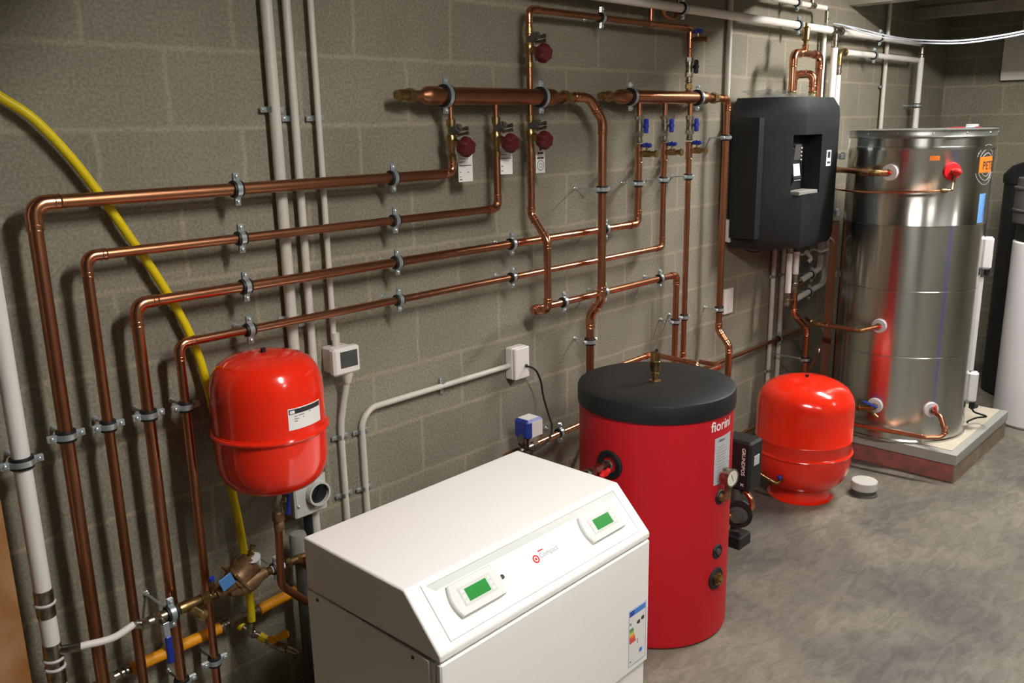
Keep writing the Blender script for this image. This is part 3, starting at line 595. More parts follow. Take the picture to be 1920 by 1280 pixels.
obj('union', MB().hexn(A(-.865)+V((0, 0, .004)), A(-.835)+V((0, 0, .002)), .021).cyl(A(-.84), A(-.815), .0135), 'brass', t)
t = thing('fill_pipe', 'short chromed pipe with white tape and copper end entering behind the white cabinet', 'pipe', A(-.8))
obj('pipe', MB().tube([A(-.82), A(-.72)], .008), 'nickel', t); obj('white_sleeve', MB().tube([A(-.812), A(-.765)], .0125), 'plastic_white', t)
obj('fitting', MB().hexn(A(-.755), A(-.74), .0155).cyl(A(-.74), A(-.715), .014).hexn(A(-.715), A(-.70), .0165), 'brass', t); obj('copper_end', MB().tube(fillet([A(-.70), A(-.66), A(-.66)+V((0, .05, -.05)), A(-.60)+V((0, .08, -.12))], .03), .0115), 'copper_dull', t)
clamp(-.792, fz, .0125, 'on the white sleeve of the fill line beside the cabinet', d=FD)
# ---- orange insulated pipe and yellow gas hose
OZ = .43
t = thing('orange_pipe', 'orange coated pipe with crimped ends running low behind the uprights', 'pipe', (-1.24, -.045, OZ))
obj('sleeve', MB().cyl((-1.243, -.045, OZ-.002), (-.945, -.045, OZ-.002), .0185, 24), 'orange', t)
obj('sleeve', MB().cyl((-.80, -.045, OZ), (-.655, -.045, OZ+.008), .0185, 24), 'orange', t)
obj('fitting', MB().cyl((-.95, -.045, OZ), (-.90, -.045, OZ), .0155).hexn((-.915, -.045, OZ), (-.865, -.045, OZ), .021).cyl((-.87, -.045, OZ), (-.795, -.045, OZ), .0145).bead((-.925, -.045, OZ), (1, 0, 0), .0155, .0025).bead((-.935, -.045, OZ), (1, 0, 0), .0155, .0025).bead((-.825, -.045, OZ), (1, 0, 0), .0145, .0025).bead((-.812, -.045, OZ), (1, 0, 0), .0145, .0025), 'nickel', t)
obj('fitting', MB().cyl((-1.30, -.045, OZ-.004), (-1.24, -.045, OZ-.002), .0145).bead((-1.26, -.045, OZ), (1, 0, 0), .0145, .003).bead((-1.275, -.045, OZ), (1, 0, 0), .0145, .003).hexn((-1.325, -.045, OZ-.004), (-1.295, -.045, OZ-.004), .02), 'nickel', t)
obj('brass_end', MB().cyl((-1.40, -.045, OZ-.006), (-1.32, -.045, OZ-.004), .0125), 'brass', t)
ys = [at(*q) for q in ((-60, 140, .04), (0, 181, .04), (62, 222, .04), (130, 292, .04), (188, 366, .04), (240, 440, .04), (290, 512, .04), (333, 582, .04), (366, 650, .04), (388, 720, .04), (408, 805, .04), (428, 890, .05), (447, 975, .06), (460, 1050, .07), (468, 1110, .08), (472, 1164, .085))]
tag(obj('yellow_gas_hose', MB().tube(spline(ys), .0128, 16), 'yellow'), 'long yellow flexible gas hose sagging across the wall behind the copper', 'hose')
t = thing('gas_tee', 'brass gas tee with yellow bands and a yellow butterfly handle', 'valve', (-.86, -.09, .40))
g0, g1, g2, g3, g4, g5, g6 = (at(*q) for q in ((449, 1172, .05), (470, 1186, .085), (489, 1193, .11), (503, 1201, .13), (520, 1209, .16), (538, 1215, .19), (556, 1223, .215)))
obj('body', MB().tube([g0, g1, g2, g3, g4], .0115).cyl(g1, at(471, 1166, .085), .0125).bead(g1+(g2-g1)*.3, g2-g1, .012, .003).bead(g0+(g1-g0)*.7, g1-g0, .012, .003).bead(g3, g3-g2, .012, .003), 'nickel', t)
obj('yellow_band', MB().tube([g2-(g3-g2)*.2, g2+(g3-g2)*.7], .0135), 'yellow', t); obj('yellow_band', MB().tube([g0, g0+(g1-g0)*.3], .0135), 'yellow', t)
obj('valve_body', MB().tube([g4-(g5-g4)*.6, g4, g5], .0145).cyl(g5, g6, .009).cyl(g4, g4+V((0, 0, .025)), .006), 'nickel', t); obj('nozzle', MB().cyl(g5, g6+(g6-g5)*.2, .010, r2=.005), 'brass', t)
butterfly(g4+V((.004, -.006, .030)), (-.35, -.8, .5), (.9, -.45, .25), .034, 'orange_handle', t)

# ---------------------------------------------------------------- red vessel hung on the wall
vc = V((-.818, -.255, 0)); vr = .168
t = thing('hanging_vessel', 'glossy red expansion vessel hung on the wall with a waist flange', 'vessel', (vc.x, vc.y, .955))
obj('shell', MB().lathe(vc+V((0, 0, .952)), (0, 0, 1), [(.02, .002), (.06, 0), (.10, .006), (.128, .018), (.150, .040), (.161, .068), (.166, .10), (.167, .185), (.167, .30), (.164, .338), (.155, .368), (.138, .393), (.112, .409), (.08, .418), (.04, .4225), (.004, .424)], 64), 'red_gloss', t)
obj('flange', MB().bead(vc+V((0, 0, 1.143)), (0, 0, 1), .170, .008)._ring(vc+V((0, 0, 1.143)), (0, 0, 1), [(.165, -.010), (.171, -.010), (.171, .010), (.165, .010)], 48), 'red_gloss', t)
obj('valve_cap', MB().cyl(vc+V((.0, 0, 1.370)), vc+V((0, 0, 1.388)), .008, 14), 'black', t)
obj('nozzle', MB().cyl(vc+V((0, 0, .925)), vc+V((0, 0, .957)), .013), 'nickel', t)
obj('wall_bracket', MB().box((vc.x, -.045, 1.20), (.12, .09, .03), bev=.003).box((vc.x, -.004, 1.15), (.10, .008, .16), bev=.002), 'zinc', t)
def cyl_hit(px, py, c, r):
    v = ray(px, py); ox, oy = CAM.x-c[0], CAM.y-c[1]; a = v.x**2+v.y**2; b = ox*v.x+oy*v.y; q = b*b-a*(ox*ox+oy*oy-r*r)
    p = CAM+v*((-b-math.sqrt(max(q, 0)))/a); return math.degrees(math.atan2(p.y-c[1], p.x-c[0])), p.z
a0, zt1 = cyl_hit(539, 768, vc, vr); a1, zt2 = cyl_hit(598, 752, vc, vr); _, zb1 = cyl_hit(542, 808, vc, vr)
lb = obj('name_label', wrap(vc, .1675, a0, a1, zb1, zt1), 'paper', t)
obj('black_band', wrap(vc, .1684, a0+1, a1-1, zt1-.017, zt1-.003, .0005), 'ink', lb)
obj('emblem', wrap(vc, .1690, a0+2, a0+7, zt1-.015, zt1-.006, .0004, 4), 'paper', lb)
mb = MB()
for k, (q0, q1, dz) in enumerate(((8, 12, -.026), (14, 22, -.025), (30, 33, -.022), (8, 14, -.034), (20, 22, -.033), (8, 12, -.041))): s = wrap(vc, .1684, a0+q0*.8, a0+q1*.8, zt1+dz, zt1+dz+.003, .0004, 3); mb.add(s.v, s.f)
obj('print', mb, 'ink_soft', lb)
t = thing('vessel_pipe', 'dull copper pipe dropping from the hanging red vessel and curving to the cabinet', 'pipe', (vc.x, vc.y, .9))
obj('pipe', MB().tube(fillet([vc+V((0, 0, .94)), vc+V((0, 0, .86)), (vc.x, vc.y+.02, .60), (vc.x+.10, vc.y+.03, .49), (-.58, vc.y+.06, .45)], .06), .0125), 'copper_dull', t)
obj('coupling', MB().lathe(vc+V((0, 0, .80)), (0, 0, 1), [(.013, 0), (.016, .002), (.016, .025), (.013, .03), (.019, .034), (.019, .06), (.015, .065)]), 'bronze', t)
t = thing('vessel_valve', 'small lockshield valve with blue lever under the hanging vessel', 'valve', (vc.x, vc.y, .9))
obj('body', MB().cyl(vc+V((0, 0, .865)), vc+V((0, 0, .93)), .0155).hexn(vc+V((0, 0, .91)), vc+V((0, 0, .93)), .018).cyl(vc+V((0, 0, .90)), vc+V((.02, -.02, .90)), .007), 'nickel', t)
obj('lever', MB().box(vc+V((.026, -.024, .885)), (.014, .010, .07), rot=Matrix.Rotation(.12, 3, 'Y'), bev=.004), 'blue', t)

# ---------------------------------------------------------------- white ground-source cabinet
hx0, hx1, yb, yf, ys_, H, HS = -.852, .078, -.442, -.90, -1.033, .85, .712
t = thing('heat_pump', 'white floor-standing heat pump cabinet with sloping control panel', 'cabinet', ((hx0+hx1)/2, (yb+ys_)/2, 0))
obj('hood', MB().prism([(yb, .68), (yb, H), (yf, H), (ys_, HS), (ys_, .69), (yf, .69-.0)], hx0, hx1, 'x'), 'hp_white', t)
for o_ in (t.children[-1],):
    mo = o_.modifiers.new('bevel', 'BEVEL'); mo.width = .006; mo.segments = 3; mo.limit_method = 'ANGLE'
lo = obj('lower_body', MB().box(((hx0+hx1)/2, (yb+ys_)/2+.012, .34), (hx1-hx0-.004, ys_*-1+yb-.024, .68)), 'hp_white', t)
fp = obj('front_panel', MB().box(((hx0+hx1)/2, ys_+.010, .462), (hx1-hx0, .022, .448), bev=.005), 'hp_white', t)
obj('kick_panel', MB().box(((hx0+hx1)/2, ys_+.018, .118), (hx1-hx0-.014, .020, .234), bev=.004), 'hp_white', t)
obj('side_panel', MB().box((hx0-.0015, (yb+ys_)/2+.018, .345), (.006, 1.033-.442-.045, .68), bev=.002), 'hp_white', t)
for y, z in ((-.50, .668), (-.93, .668), (-1.01, .45), (-1.0, .60), (-.50, .3)): obj('screw', MB().cyl((hx0-.003, y, z), (hx0-.0065, y, z), .0055, 12), 'dark_grey', t)
sd = V((0, ys_-yf, HS-H)).normalized(); sn = V((1, 0, 0)).cross(sd); sn = -sn if sn.z < 0 else sn; SO = V((0, yf, H)); SL = math.hypot(ys_-yf, HS-H)
P = lambda x, s, h=0: SO + V((x, 0, 0)) + sd*s + sn*h
# shallow tray: raised frame on a flat face, shade at its top edge painted in
tx0, tx1, ts0, ts1 = hx0+.065, hx1-.045, .018, .168
mb = MB()
for a, b, c2, d2 in ((tx0-.016, ts0-.008, tx1+.016, ts0), (tx0-.016, ts1, tx1+.016, ts1+.004), (tx0-.016, ts0, tx0, ts1), (tx1, ts0, tx1+.016, ts1)):
    vs = [P(x, s, h) for h in (-.001, .0035) for x, s in ((a, b), (c2, b), (c2, d2), (a, d2))]; mb.add(vs, [(0, 3, 2, 1), (4, 5, 6, 7), (0, 1, 5, 4), (1, 2, 6, 5), (2, 3, 7, 6), (3, 0, 4, 7)])
obj('panel_frame', mb, 'hp_white', t)
mb = MB(); vs = [P(x, s, h) for x, s, h in ((tx0, ts0, .0005), (tx1, ts0, .0005), (tx1, ts0+.022, .0008), (tx0+.02, ts0+.022, .0008))]; mb.add(vs, [(0, 1, 2, 3)])
obj('panel_shade', mb, 'hp_grey', t)  # flat grey strip painted as the shade below the tray's top edge
def slant_box(x0, s0, x1, s1, h0, h1, ins=0):
    vs = [P(x0, s0, h0), P(x1, s0, h0), P(x1, s1, h0), P(x0, s1, h0), P(x0+ins, s0+ins, h1), P(x1-ins, s0+ins, h1), P(x1-ins, s1-ins, h1), P(x0+ins, s1-ins, h1)]
    return MB().add(vs, [(0, 3, 2, 1), (4, 5, 6, 7), (0, 1, 5, 4), (1, 2, 6, 5), (2, 3, 7, 6), (3, 0, 4, 7)])
def controller(cx, label):
    w2 = .082; s0, s1 = .045, .136; poly = []
    for k in range(9): q = k/8; poly.append((cx-w2-.012*math.sin(PI*q), s0+(s1-s0)*q))
    for k in range(9): q = 1-k/8; poly.append((cx+w2+.012*math.sin(PI*q), s0+(s1-s0)*q))
    n = len(poly); mb = MB(); g = lambda f, h: [P(cx+(x-cx)*f, (s0+s1)/2+(s-(s0+s1)/2)*f, h) for x, s in poly]
    mb.loft([g(1, 0), g(1, .010), g(.96, .014)])
    b = obj('control_unit', mb, 'hp_grey2', t, label)
    obj('bezel', slant_box(cx-.060, s0+.018, cx+.060, s1-.020, .0138, .0148), 'hp_grey', b)
    obj('display', slant_box(cx-.040, s0+.027, cx+.040, s1-.028, .0146, .0156), 'lcd_green', b)
    for sx in (-1, 1):
        for k in range(3): obj('key', slant_box(cx+sx*.0505-.0065, s0+.024+k*.016, cx+sx*.0505+.0065, s0+.036+k*.016, .0146, .0158, .001), 'hp_grey2', b)
controller(-.655, 'left grey control unit with green display'); controller(-.098, 'right grey control unit with green display')
c = P(-.55, .091); obj('status_led', MB().cyl(c, c+sn*.003, .007, 18), 'lcd_dark', t)
bd = obj('brand_plate', slant_box(-.420, .070, -.325, .112, .0005, .0012), 'hp_white', t)
c = P(-.408, .093, .0014); obj('emblem', MB()._ring(c, sn, [(.008, 0), (.0125, 0), (.0125, .0006), (.008, .0006)], 26).cyl(c, c+sn*.0006, .0042, 16), 'red', bd)
obj('lettering', flat_text('Compact', .022, P(-.392, .098, .0014), (1, 0, 0), -sd), 'ink_soft', bd); obj('small_lettering', slant_box(-.388, .074, -.366, .078, .0012, .0014), 'red', bd)
# energy label
LX0, LX1, LZ0, LZ1 = -.036, .062, .262, .472; ly = ys_-.0012; fo = V((0, ly, 0)); ux, uz = V((1, 0, 0)), V((0, 0, 1))
lb = obj('energy_label', quad(fo, ux, uz, LX0, LZ0, LX1, LZ1, .0006), 'paper', fp)
st = lambda n, x0, z0, x1, z1, m: obj(n, quad(fo-V((0, .0007, 0)), ux, uz, x0, z0, x1, z1, .0003), m, lb)
frm = MB()
for a, b, c2, d2 in ((LX0, LZ0, LX0+.0015, LZ1), (LX1-.0015, LZ0, LX1, LZ1), (LX0, LZ0, LX1, LZ0+.0015), (LX0, LZ1-.0015, LX1, LZ1)): q = quad(fo-V((0, .0007, 0)), ux, uz, a, b, c2, d2, .0003); frm.add(q.v, q.f)
obj('border', frm, 'eu_blue2', lb)
def stz(n, x0, z0, x1, z1, m, pa):
    o = obj(n, quad(fo-V((0, .0007, 0)), ux, uz, x0, z0, x1, z1, .0003), m, fp); return o
stz('label_header', LX0+.004, LZ1-.026, LX0+.03, LZ1-.006, 'eu_blue', lb); stz('label_header', LX0+.03, LZ1-.026, LX1-.004, LZ1-.006, 'eu_blue2', lb)
for k, m in enumerate(('g1', 'g1', 'g2', 'g3', 'g4', 'g5', 'g6', 'g6', 'g6')): stz('rating_bar', LX0+.005, LZ1-.075-k*.0062, LX0+.026+k*.0018, LZ1-.0702-k*.0062, m, lb)
for dx, dz in ((.045, -.062), (.068, -.056)): obj('rating_arrow', MB().prism([(LX0+dx, LZ1+dz), (LX0+dx+.006, LZ1+dz+.0065), (LX0+dx+.018, LZ1+dz+.0065), (LX0+dx+.018, LZ1+dz-.0065), (LX0+dx+.006, LZ1+dz-.0065)], ly-.0012, ly-.0007, 'y'), 'ink', fp)
stz('pictogram', LX0+.005, LZ1-.058, LX0+.015, LZ1-.049, 'ink_soft', lb); stz('pictogram', LX0+.062, LZ0+.03, LX0+.078, LZ0+.045, 'eu_blue2', lb); stz('pictogram', LX0+.048, LZ0+.07, LX0+.052, LZ0+.09, 'ink_soft', lb); stz('pictogram', LX0+.008, LZ0+.014, LX0+.016, LZ0+.019, 'ink_soft', lb)

# ---------------------------------------------------------------- red buffer tank with black lid
bc = V((.685, -.64, 0)); br = .306
t = thing('buffer_tank', 'red upright buffer tank with a thick black lid and white lettering', 'tank', tuple(bc))
obj('jacket', MB().lathe(bc, (0, 0, 1), [(.296, .0), (.300, .004), (br, .012), (br, .95), (.30, .955)], 96), 'red_tank', t)
obj('lid', MB().lathe(bc+V((0, 0, .938)), (0, 0, 1), [(.30, 0), (.312, 0), (.313, .006), (.313, .062), (.310, .070), (.302, .0745), (.20, .0755), (.003, .076)], 96), 'black_lid', t)
obj('base_ring', MB().lathe(bc, (0, 0, 1), [(.28, 0), (.298, 0), (.298, .008), (.28, .008)], 60), 'black', t)
cw = lambda a, z, h=0, c=bc, r=br: V((c[0]+(r+h)*math.cos(math.radians(a)), c[1]+(r+h)*math.sin(math.radians(a)), z))
rd = lambda a: V((math.cos(math.radians(a)), math.sin(math.radians(a)), 0))
def cyl_text(s, size, c, r, a0, z0, bold=0, vertical=False):
    R2 = r+.0012
    if vertical: return text_mb(s, size, lambda u, v, h: (c[0]+R2*math.cos(math.radians(a0)+v/R2), c[1]+R2*math.sin(math.radians(a0)+v/R2), z0-u), bold)
    return text_mb(s, size, lambda u, v, h: (c[0]+R2*math.cos(math.radians(a0)+u/R2), c[1]+R2*math.sin(math.radians(a0)+u/R2), z0+v), bold)
obj('lettering', cyl_text('fiorini', .056, bc, br, -104, .886, .018), 'paper', t)
lb = obj('rating_label', wrap(bc, br+.0003, -99.5, -77.5, .665, .855), 'label_grey', t)
mb = MB()
for k in range(14):
    s = wrap(bc, br+.0012, -97+random.random()*2, -88+random.random()*9, .838-k*.0115-(.012 if k else 0), .8405-k*.0115-(.012 if k else 0), .0003, 4); mb.add(s.v, s.f)
obj('print', mb, 'ink_soft', lb); obj('heading', cyl_text('Fiorini', .014, bc, br+.001, -95, .838, .01), 'ink', lb)
def rosette(a, z, r, name='port_collar'): return obj(name, MB().lathe(cw(a, z, -.008), rd(a), [(r, 0), (r, .010), (r*.9, .014), (r*.55, .012), (r*.5, .004)], 30), 'rubber', t)
rosette(180, .752, .058); rosette(-91.5, .378, .030); rosette(-92, .262, .046); rosette(-91, .607, .030)
obj('plug', MB().cyl(cw(-92, .262, 0), cw(-92, .262, .012), .026, 24).hexn(cw(-92, .262, .010), cw(-92, .262, .024), .020).box(cw(-92, .262, .028), (.022, .010, .010)), 'brass', t)
obj('plug', MB().cyl(cw(-91.5, .378, 0), cw(-91.5, .378, .010), .013, 18), 'dark_grey', t)
# air vent on the lid
d_ = ray(1228, 714); q = CAM + d_*((1.013-CAM.z)/d_.z)
tv = thing('air_vent', 'brass automatic air vent standing on the black lid', 'vent', tuple(q))
obj('body', MB().lathe(q, (0, 0, 1), [(.024, 0), (.024, .004), (.011, .006), (.011, .022), (.016, .024), (.016, .034), (.012, .036), (.0195, .045), (.0205, .050), (.0205, .075), (.022, .078), (.022, .083), (.0195, .086), (.0195, .118), (.012, .122)], 24), 'brass', tv)
obj('cap', MB().cyl(q+V((.008, 0, .118)), q+V((.008, 0, .130)), .006, 12), 'black', tv)
# thermometer
tv = thing('thermometer', 'round dial gauge on a bent brass pocket at the side of the red tank', 'gauge', tuple(cw(-85, .70, .05)))
g = cw(-92, .703, .018); dd = V((-.12, -1, .02)).normalized(); e0 = cw(-91, .607, 0)
obj('case', MB().lathe(g, dd, [(.02, 0), (.034, .003), (.034, .034), (.036, .036), (.036, .041), (.032, .041), (.031, .038)], 36), 'nickel', tv)
f0 = g + dd*.0375; obj('dial', MB().cyl(f0, f0+dd*.001, .031, 36), 'dial', tv)
u_, v_ = frame(dd, (0, 0, 1)); obj('needle', MB().box(f0+dd*.002, (.002, .001, .034), rot=Matrix.Rotation(-.5, 3, 'Y')), 'ink', tv)
obj('pocket', MB().tube(fillet([e0, e0+rd(-91)*.032, e0+rd(-91)*.034+V((0, 0, .065))], .02), .012).hexn(e0+rd(-91)*.004, e0+rd(-91)*.018, .017), 'bronze', tv)
# flow valve with red handle to the cabinet
tv = thing('tank_valve', 'nickel valve with red butterfly handle between cabinet and red tank', 'valve', tuple(cw(180, .75, .05)))
a = cw(180, .752, -.004); obj('body', MB().cyl(a, a+V((-.20, 0, 0)), .0165).hexn(a+V((-.03, 0, 0)), a+V((-.05, 0, 0)), .024).cyl(a+V((-.06, 0, 0)), a+V((-.10, 0, 0)), .021).hexn(a+V((-.105, 0, 0)), a+V((-.125, 0, 0)), .024).bead(a+V((-.015, 0, 0)), (1, 0, 0), .019, .004).bead(a+V((-.14, 0, 0)), (1, 0, 0), .019, .004), 'nickel', tv)
butterfly(a+V((-.075, -.034, -.004)), (0, -1, 0), (1, 0, .2), .028, 'red', tv)
obj('tail', MB().tube(fillet([a+V((-.19, 0, 0)), (.23, a.y, a.z), (.23, a.y, .45)], .03), .0145), 'copper', tv)
# copper behind the lid
A_ = at(1118, 700, .16); zz = A_.z
Bx = at(1222, 669, .16).x; 
t = run([A_, (Bx, -.16, zz), (Bx, -.42, zz-.004), (Bx, -.42, .01)], .0125, label='copper pipe looping round behind the black lid of the red tank', m='copper', em='copper_bright', bend=.03)
coupling((Bx-.03, -.16, zz), (1, 0, 0), .0125, t, 'copper_bright')
run([(Bx+.03, -.42, zz-.06), (Bx+.22, -.42, zz-.06), (Bx+.22, -.30, zz-.06)], .0115, parent=t, em='copper_bright')
# ---- circulator pump behind the tank
t = thing('circulator_pump', 'black circulator pump with white vertical lettering behind the red tank', 'pump', (1.13, -.78, .2))
obj('control_head', MB().box((1.135, -.79, .575), (.11, .14, .225), bev=.01), 'black', t)
obj('lettering', text_mb('GRUNDFOS', .0235, lambda u, v, h: (1.0795, -.826-v+.006, .660-u), .012), 'paper', t)
obj('emblem', MB().box((1.0795, -.826, .492), (.001, .018, .003), rot=Matrix.Rotation(.7, 3, 'X')).box((1.0795, -.826, .492), (.001, .018, .003), rot=Matrix.Rotation(-.7, 3, 'X')), 'paper', t)
obj('display', MB().box((1.135, -.8612, .60), (.045, .003, .045), bev=.001), 'label_grey', t)
obj('volute', MB().lathe((1.10, -.80, .34), (-1, -.4, 0), [(.03, -.04), (.06, -.03), (.062, 0), (.055, .015), (.03, .02), (.028, .035), (.01, .036)], 30).cyl((1.11, -.79, .26), (1.11, -.79, .46), .024, 20), 'dark_grey', t)
obj('flange_ring', MB()._ring((1.085, -.815, .35), (-1, -.4, 0), [(.045, -.008), (.06, -.008), (.06, .008), (.045, .008)], 30), 'black', t)
obj('return_pipe', MB().cyl((1.11, -.79, .46), (1.11, -.79, .48), .018).cyl((.97, -.70, .34), (1.08, -.79, .34), .018), 'copper_dull', t)
obj('insulation_shell', MB().box((1.12, -.79, .215), (.10, .09, .06), bev=.006), 'black', t)
t = thing('pump_bend', 'bright copper bend under the black circulator pump', 'pipe', (1.09, -.83, .42))
obj('bend', MB().tube(spline([(1.12, -.80, .47), (1.115, -.825, .452), (1.11, -.855, .425), (1.11, -.862, .39), (1.115, -.835, .365), (1.13, -.80, .36)]), .0125).bead((1.115, -.828, .450), (0, -.6, -.5), .0135, .0025).bead((1.112, -.85, .377), (0, .6, -.5), .0135, .0025), 'copper_bright', t)

# ---------------------------------------------------------------- red floor-standing vessel
fc = V((2.225, -.575, 0)); fr_ = .254
def zat(px, py, x, y): v = ray(px, py); k = math.hypot(x-CAM.x, y-CAM.y)/math.hypot(v.x, v.y); return (CAM+v*k).z
ztop = zat(1513, 706, fc.x, fc.y)
nf = fc - V((.918, .397, 0))*fr_
zs1, zs2 = zat(1500, 843, nf.x, nf.y), zat(1500, 868, nf.x, nf.y)
t = thing('floor_vessel', 'large glossy red expansion vessel standing on the floor on a ring foot', 'vessel', tuple(fc))
k = fr_/.167
prof = [(.02, .062), (.11, .062), (.165, .072), (.205, .098), (.235, .14), (.250, .19), (fr_, .24), (fr_, zs2-.012), (fr_+.005, zs2-.006), (fr_+.007, zs2), (fr_+.003, zs2+.007), (fr_-.001, zs2+.010)]
zsh = ztop-.155
prof += [(fr_-.001, zs1-.003), (fr_+.001, zs1), (fr_-.001, zs1+.003), (fr_-.001, zsh), (.250, zsh+.035), (.238, zsh+.068), (.215, zsh+.098), (.18, zsh+.122), (.135, zsh+.140), (.085, zsh+.150), (.04, zsh+.154), (.003, zsh+.155)]
obj('shell', MB().lathe(fc, (0, 0, 1), prof, 80), 'red_gloss', t)
obj('foot', MB().lathe(fc, (0, 0, 1), [(.13, 0), (.172, 0), (.174, .004), (.160, .014), (.155, .03), (.158, .09), (.13, .09)], 60), 'red_gloss', t)
obj('valve_cap', MB().cyl(fc+V((0, 0, ztop-.004)), fc+V((0, 0, ztop+.012)), .009, 14), 'black', t)
t = thing('vessel_drain', 'small copper elbow with a blue cap low on the floor vessel', 'valve', tuple(nf))
b0 = nf+V((-.04, -.10, .18)); v1_ = at(1418, 884, .62); 
e1 = V((nf.x-.045, nf.y-.03, zat(1440, 912, nf.x-.045, nf.y-.03)));
for px, py, nm in ((1440, 912, 0),):
    v = ray(px, py); kx = (1.93-CAM.x)/v.x; e1 = CAM+v*kx
aa, az = cyl_hit(1466, 897, fc, fr_-.02); e2 = cw(aa, az, -.02, fc, fr_); e1 = e2+rd(aa)*.055+V((0, 0, -.012)); v = ray(1419, 884); e0_ = CAM+v*((e1.x-.03-CAM.x)/v.x)
obj('pipe', MB().tube(fillet([e0_, e1, e2], .02), .0095).bead(e1+(e0_-e1)*.35, e0_-e1, .011, .0025), 'brass', t); obj('cap', MB().sph(e1+(e2-e1)*.5+V((0, 0, .022)), .014), 'blue', t); obj('nut', MB().hexn(e2-(e2-e1)*.15, e2, .0155), 'nickel', t)

# ---------------------------------------------------------------- black wall station
t = thing('wall_station', 'tall black moulded heating station hung on the wall beside the steel cylinder', 'station', (2.64, 0, 1.3))
O = [(2.28, -.03), (2.98, -.03), (2.98, -.30), (2.93, -.355), (2.485, -.365), (2.325, -.215)]; O = O[::-1]
def ring(z, f=1, fz=None): cx, cy = 2.64, -.16; return [V((cx+(x-cx)*f, (y if y > -.05 else cy+(y-cy)*f), z)) for x, y in O]
notch = [(2.30, -.265), (2.44, -.265), (2.62, -.265), (2.72, -.362)]
mb = MB(); mb.loft([ring(1.315, .93), ring(1.335, .97), ring(1.37, 1), ring(1.615, 1)])
mb.loft([ring(1.935, 1), ring(2.045, 1), ring(2.085, .975), ring(2.135, .86)])
O2 = [(2.28, -.03), (2.98, -.03), (2.98, -.30), (2.93, -.355), (2.70, -.360), (2.70, -.262), (2.435, -.262), (2.435, -.318), (2.325, -.215)]
mb.prism([(x, y) for x, y in O2], 1.61, 1.94)
obj('cover', mb, 'station', t)
obj('side_relief', MB().prism([(-.205, 1.38), (-.205, 2.03), (-.05, 2.03), (-.05, 1.38)], 2.262, 2.34, 'x'), 'station', t)
obj('recess_sill', MB().box((2.565, -.315, 1.622), (.23, .095, .022), bev=.004), 'grey_plastic', t)
cu_ = obj('control_unit', MB().prism([(-.262, 1.66), (-.262, 1.90), (-.285, 1.905), (-.315, 1.86), (-.305, 1.76), (-.325, 1.70), (-.31, 1.655)], 2.45, 2.55, 'x'), 'black', t)
obj('display', MB().box((2.505, -.3125, 1.842), (.075, .004, .085), rot=Matrix.Rotation(.08, 3, 'X')), 'dark_grey', cu_); obj('white_label', MB().box((2.50, -.316, 1.735), (.075, .003, .09), rot=Matrix.Rotation(-.12, 3, 'X')), 'paper', cu_)
for k in range(4): obj('button', MB().sph((2.545, -.316, 1.80+k*.021), .005), 'paper', cu_)
lb = obj('sticker', MB().box((2.80, -.3605, 1.80), (.058, .003, .088)), 'paper', t); obj('print', MB().box((2.80, -.3622, 1.818), (.034, .001, .036)).box((2.80, -.3622, 1.775), (.04, .001, .012)), 'ink', lb)
obj('vent_slot', MB().box((2.80, -.235, 2.1350), (.018, .11, .004)), 'black', t)
tf = thing('plastic_film', 'crumpled clear packing film left on top of the black station', 'film', (2.5, -.2, 2.12))
mb = MB(); nx, ny = 18, 8; vs = []
for i in range(nx+1):
    for j in range(ny+1):
        x = 2.33+.42*i/nx; y = -.05-.24*j/ny; vs.append((x, y, 2.142+.012*math.sin(i*1.7+j*1.1)+.008*random.random()+(.018 if i < 4 else 0)))
mb.add(vs, [(i*(ny+1)+j, (i+1)*(ny+1)+j, (i+1)*(ny+1)+j+1, i*(ny+1)+j+1) for i in range(nx) for j in range(ny)]); obj('sheet', mb, 'film', tf)
# copper hoops above the station
sx0, sx1, sd_, zh = 2.625, 2.955, .20, 2.375
t = run([(sx0, -sd_, 2.10), (sx0, -sd_, zh), (sx1, -sd_, zh), (sx1, -sd_, 2.10)], .0195, label='large copper hoop rising from the top of the black station', bend=.05)
xm = (sx0+sx1)/2-.03; obj('tee', MB().cyl((xm, -sd_, zh), (xm, -sd_, zh+.045), .017).bead((xm, -sd_, zh+.045), (0, 0, 1), .017, .003), 'copper', t); coupling((sx0, -sd_, 2.15), (0, 0, 1), .0195, t, 'brass', .035)
tv = thing('air_vent', 'brass air vent on top of the large copper hoop', 'vent', (xm, -sd_, zh+.05)); obj('body', MB().lathe((xm, -sd_, zh+.045), (0, 0, 1), [(.010, 0), (.012, .02), (.021, .028), (.022, .09), (.018, .096), (.009, .10), (.009, .118), (.003, .12)], 22), 'brass', tv)
t = run([(2.76, -.14, 2.10), (2.76, -.14, 2.265), (2.80, -.24, 2.265), (2.80, -.24, 2.10)], .0195, label='small copper hoop inside the large one above the black station', bend=.045)
coupling((2.80, -.24, 2.15), (0, 0, 1), .0195, t, 'brass', .035); coupling((2.76, -.14, 2.2), (0, 0, 1), .0195, t, 'copper', .03)

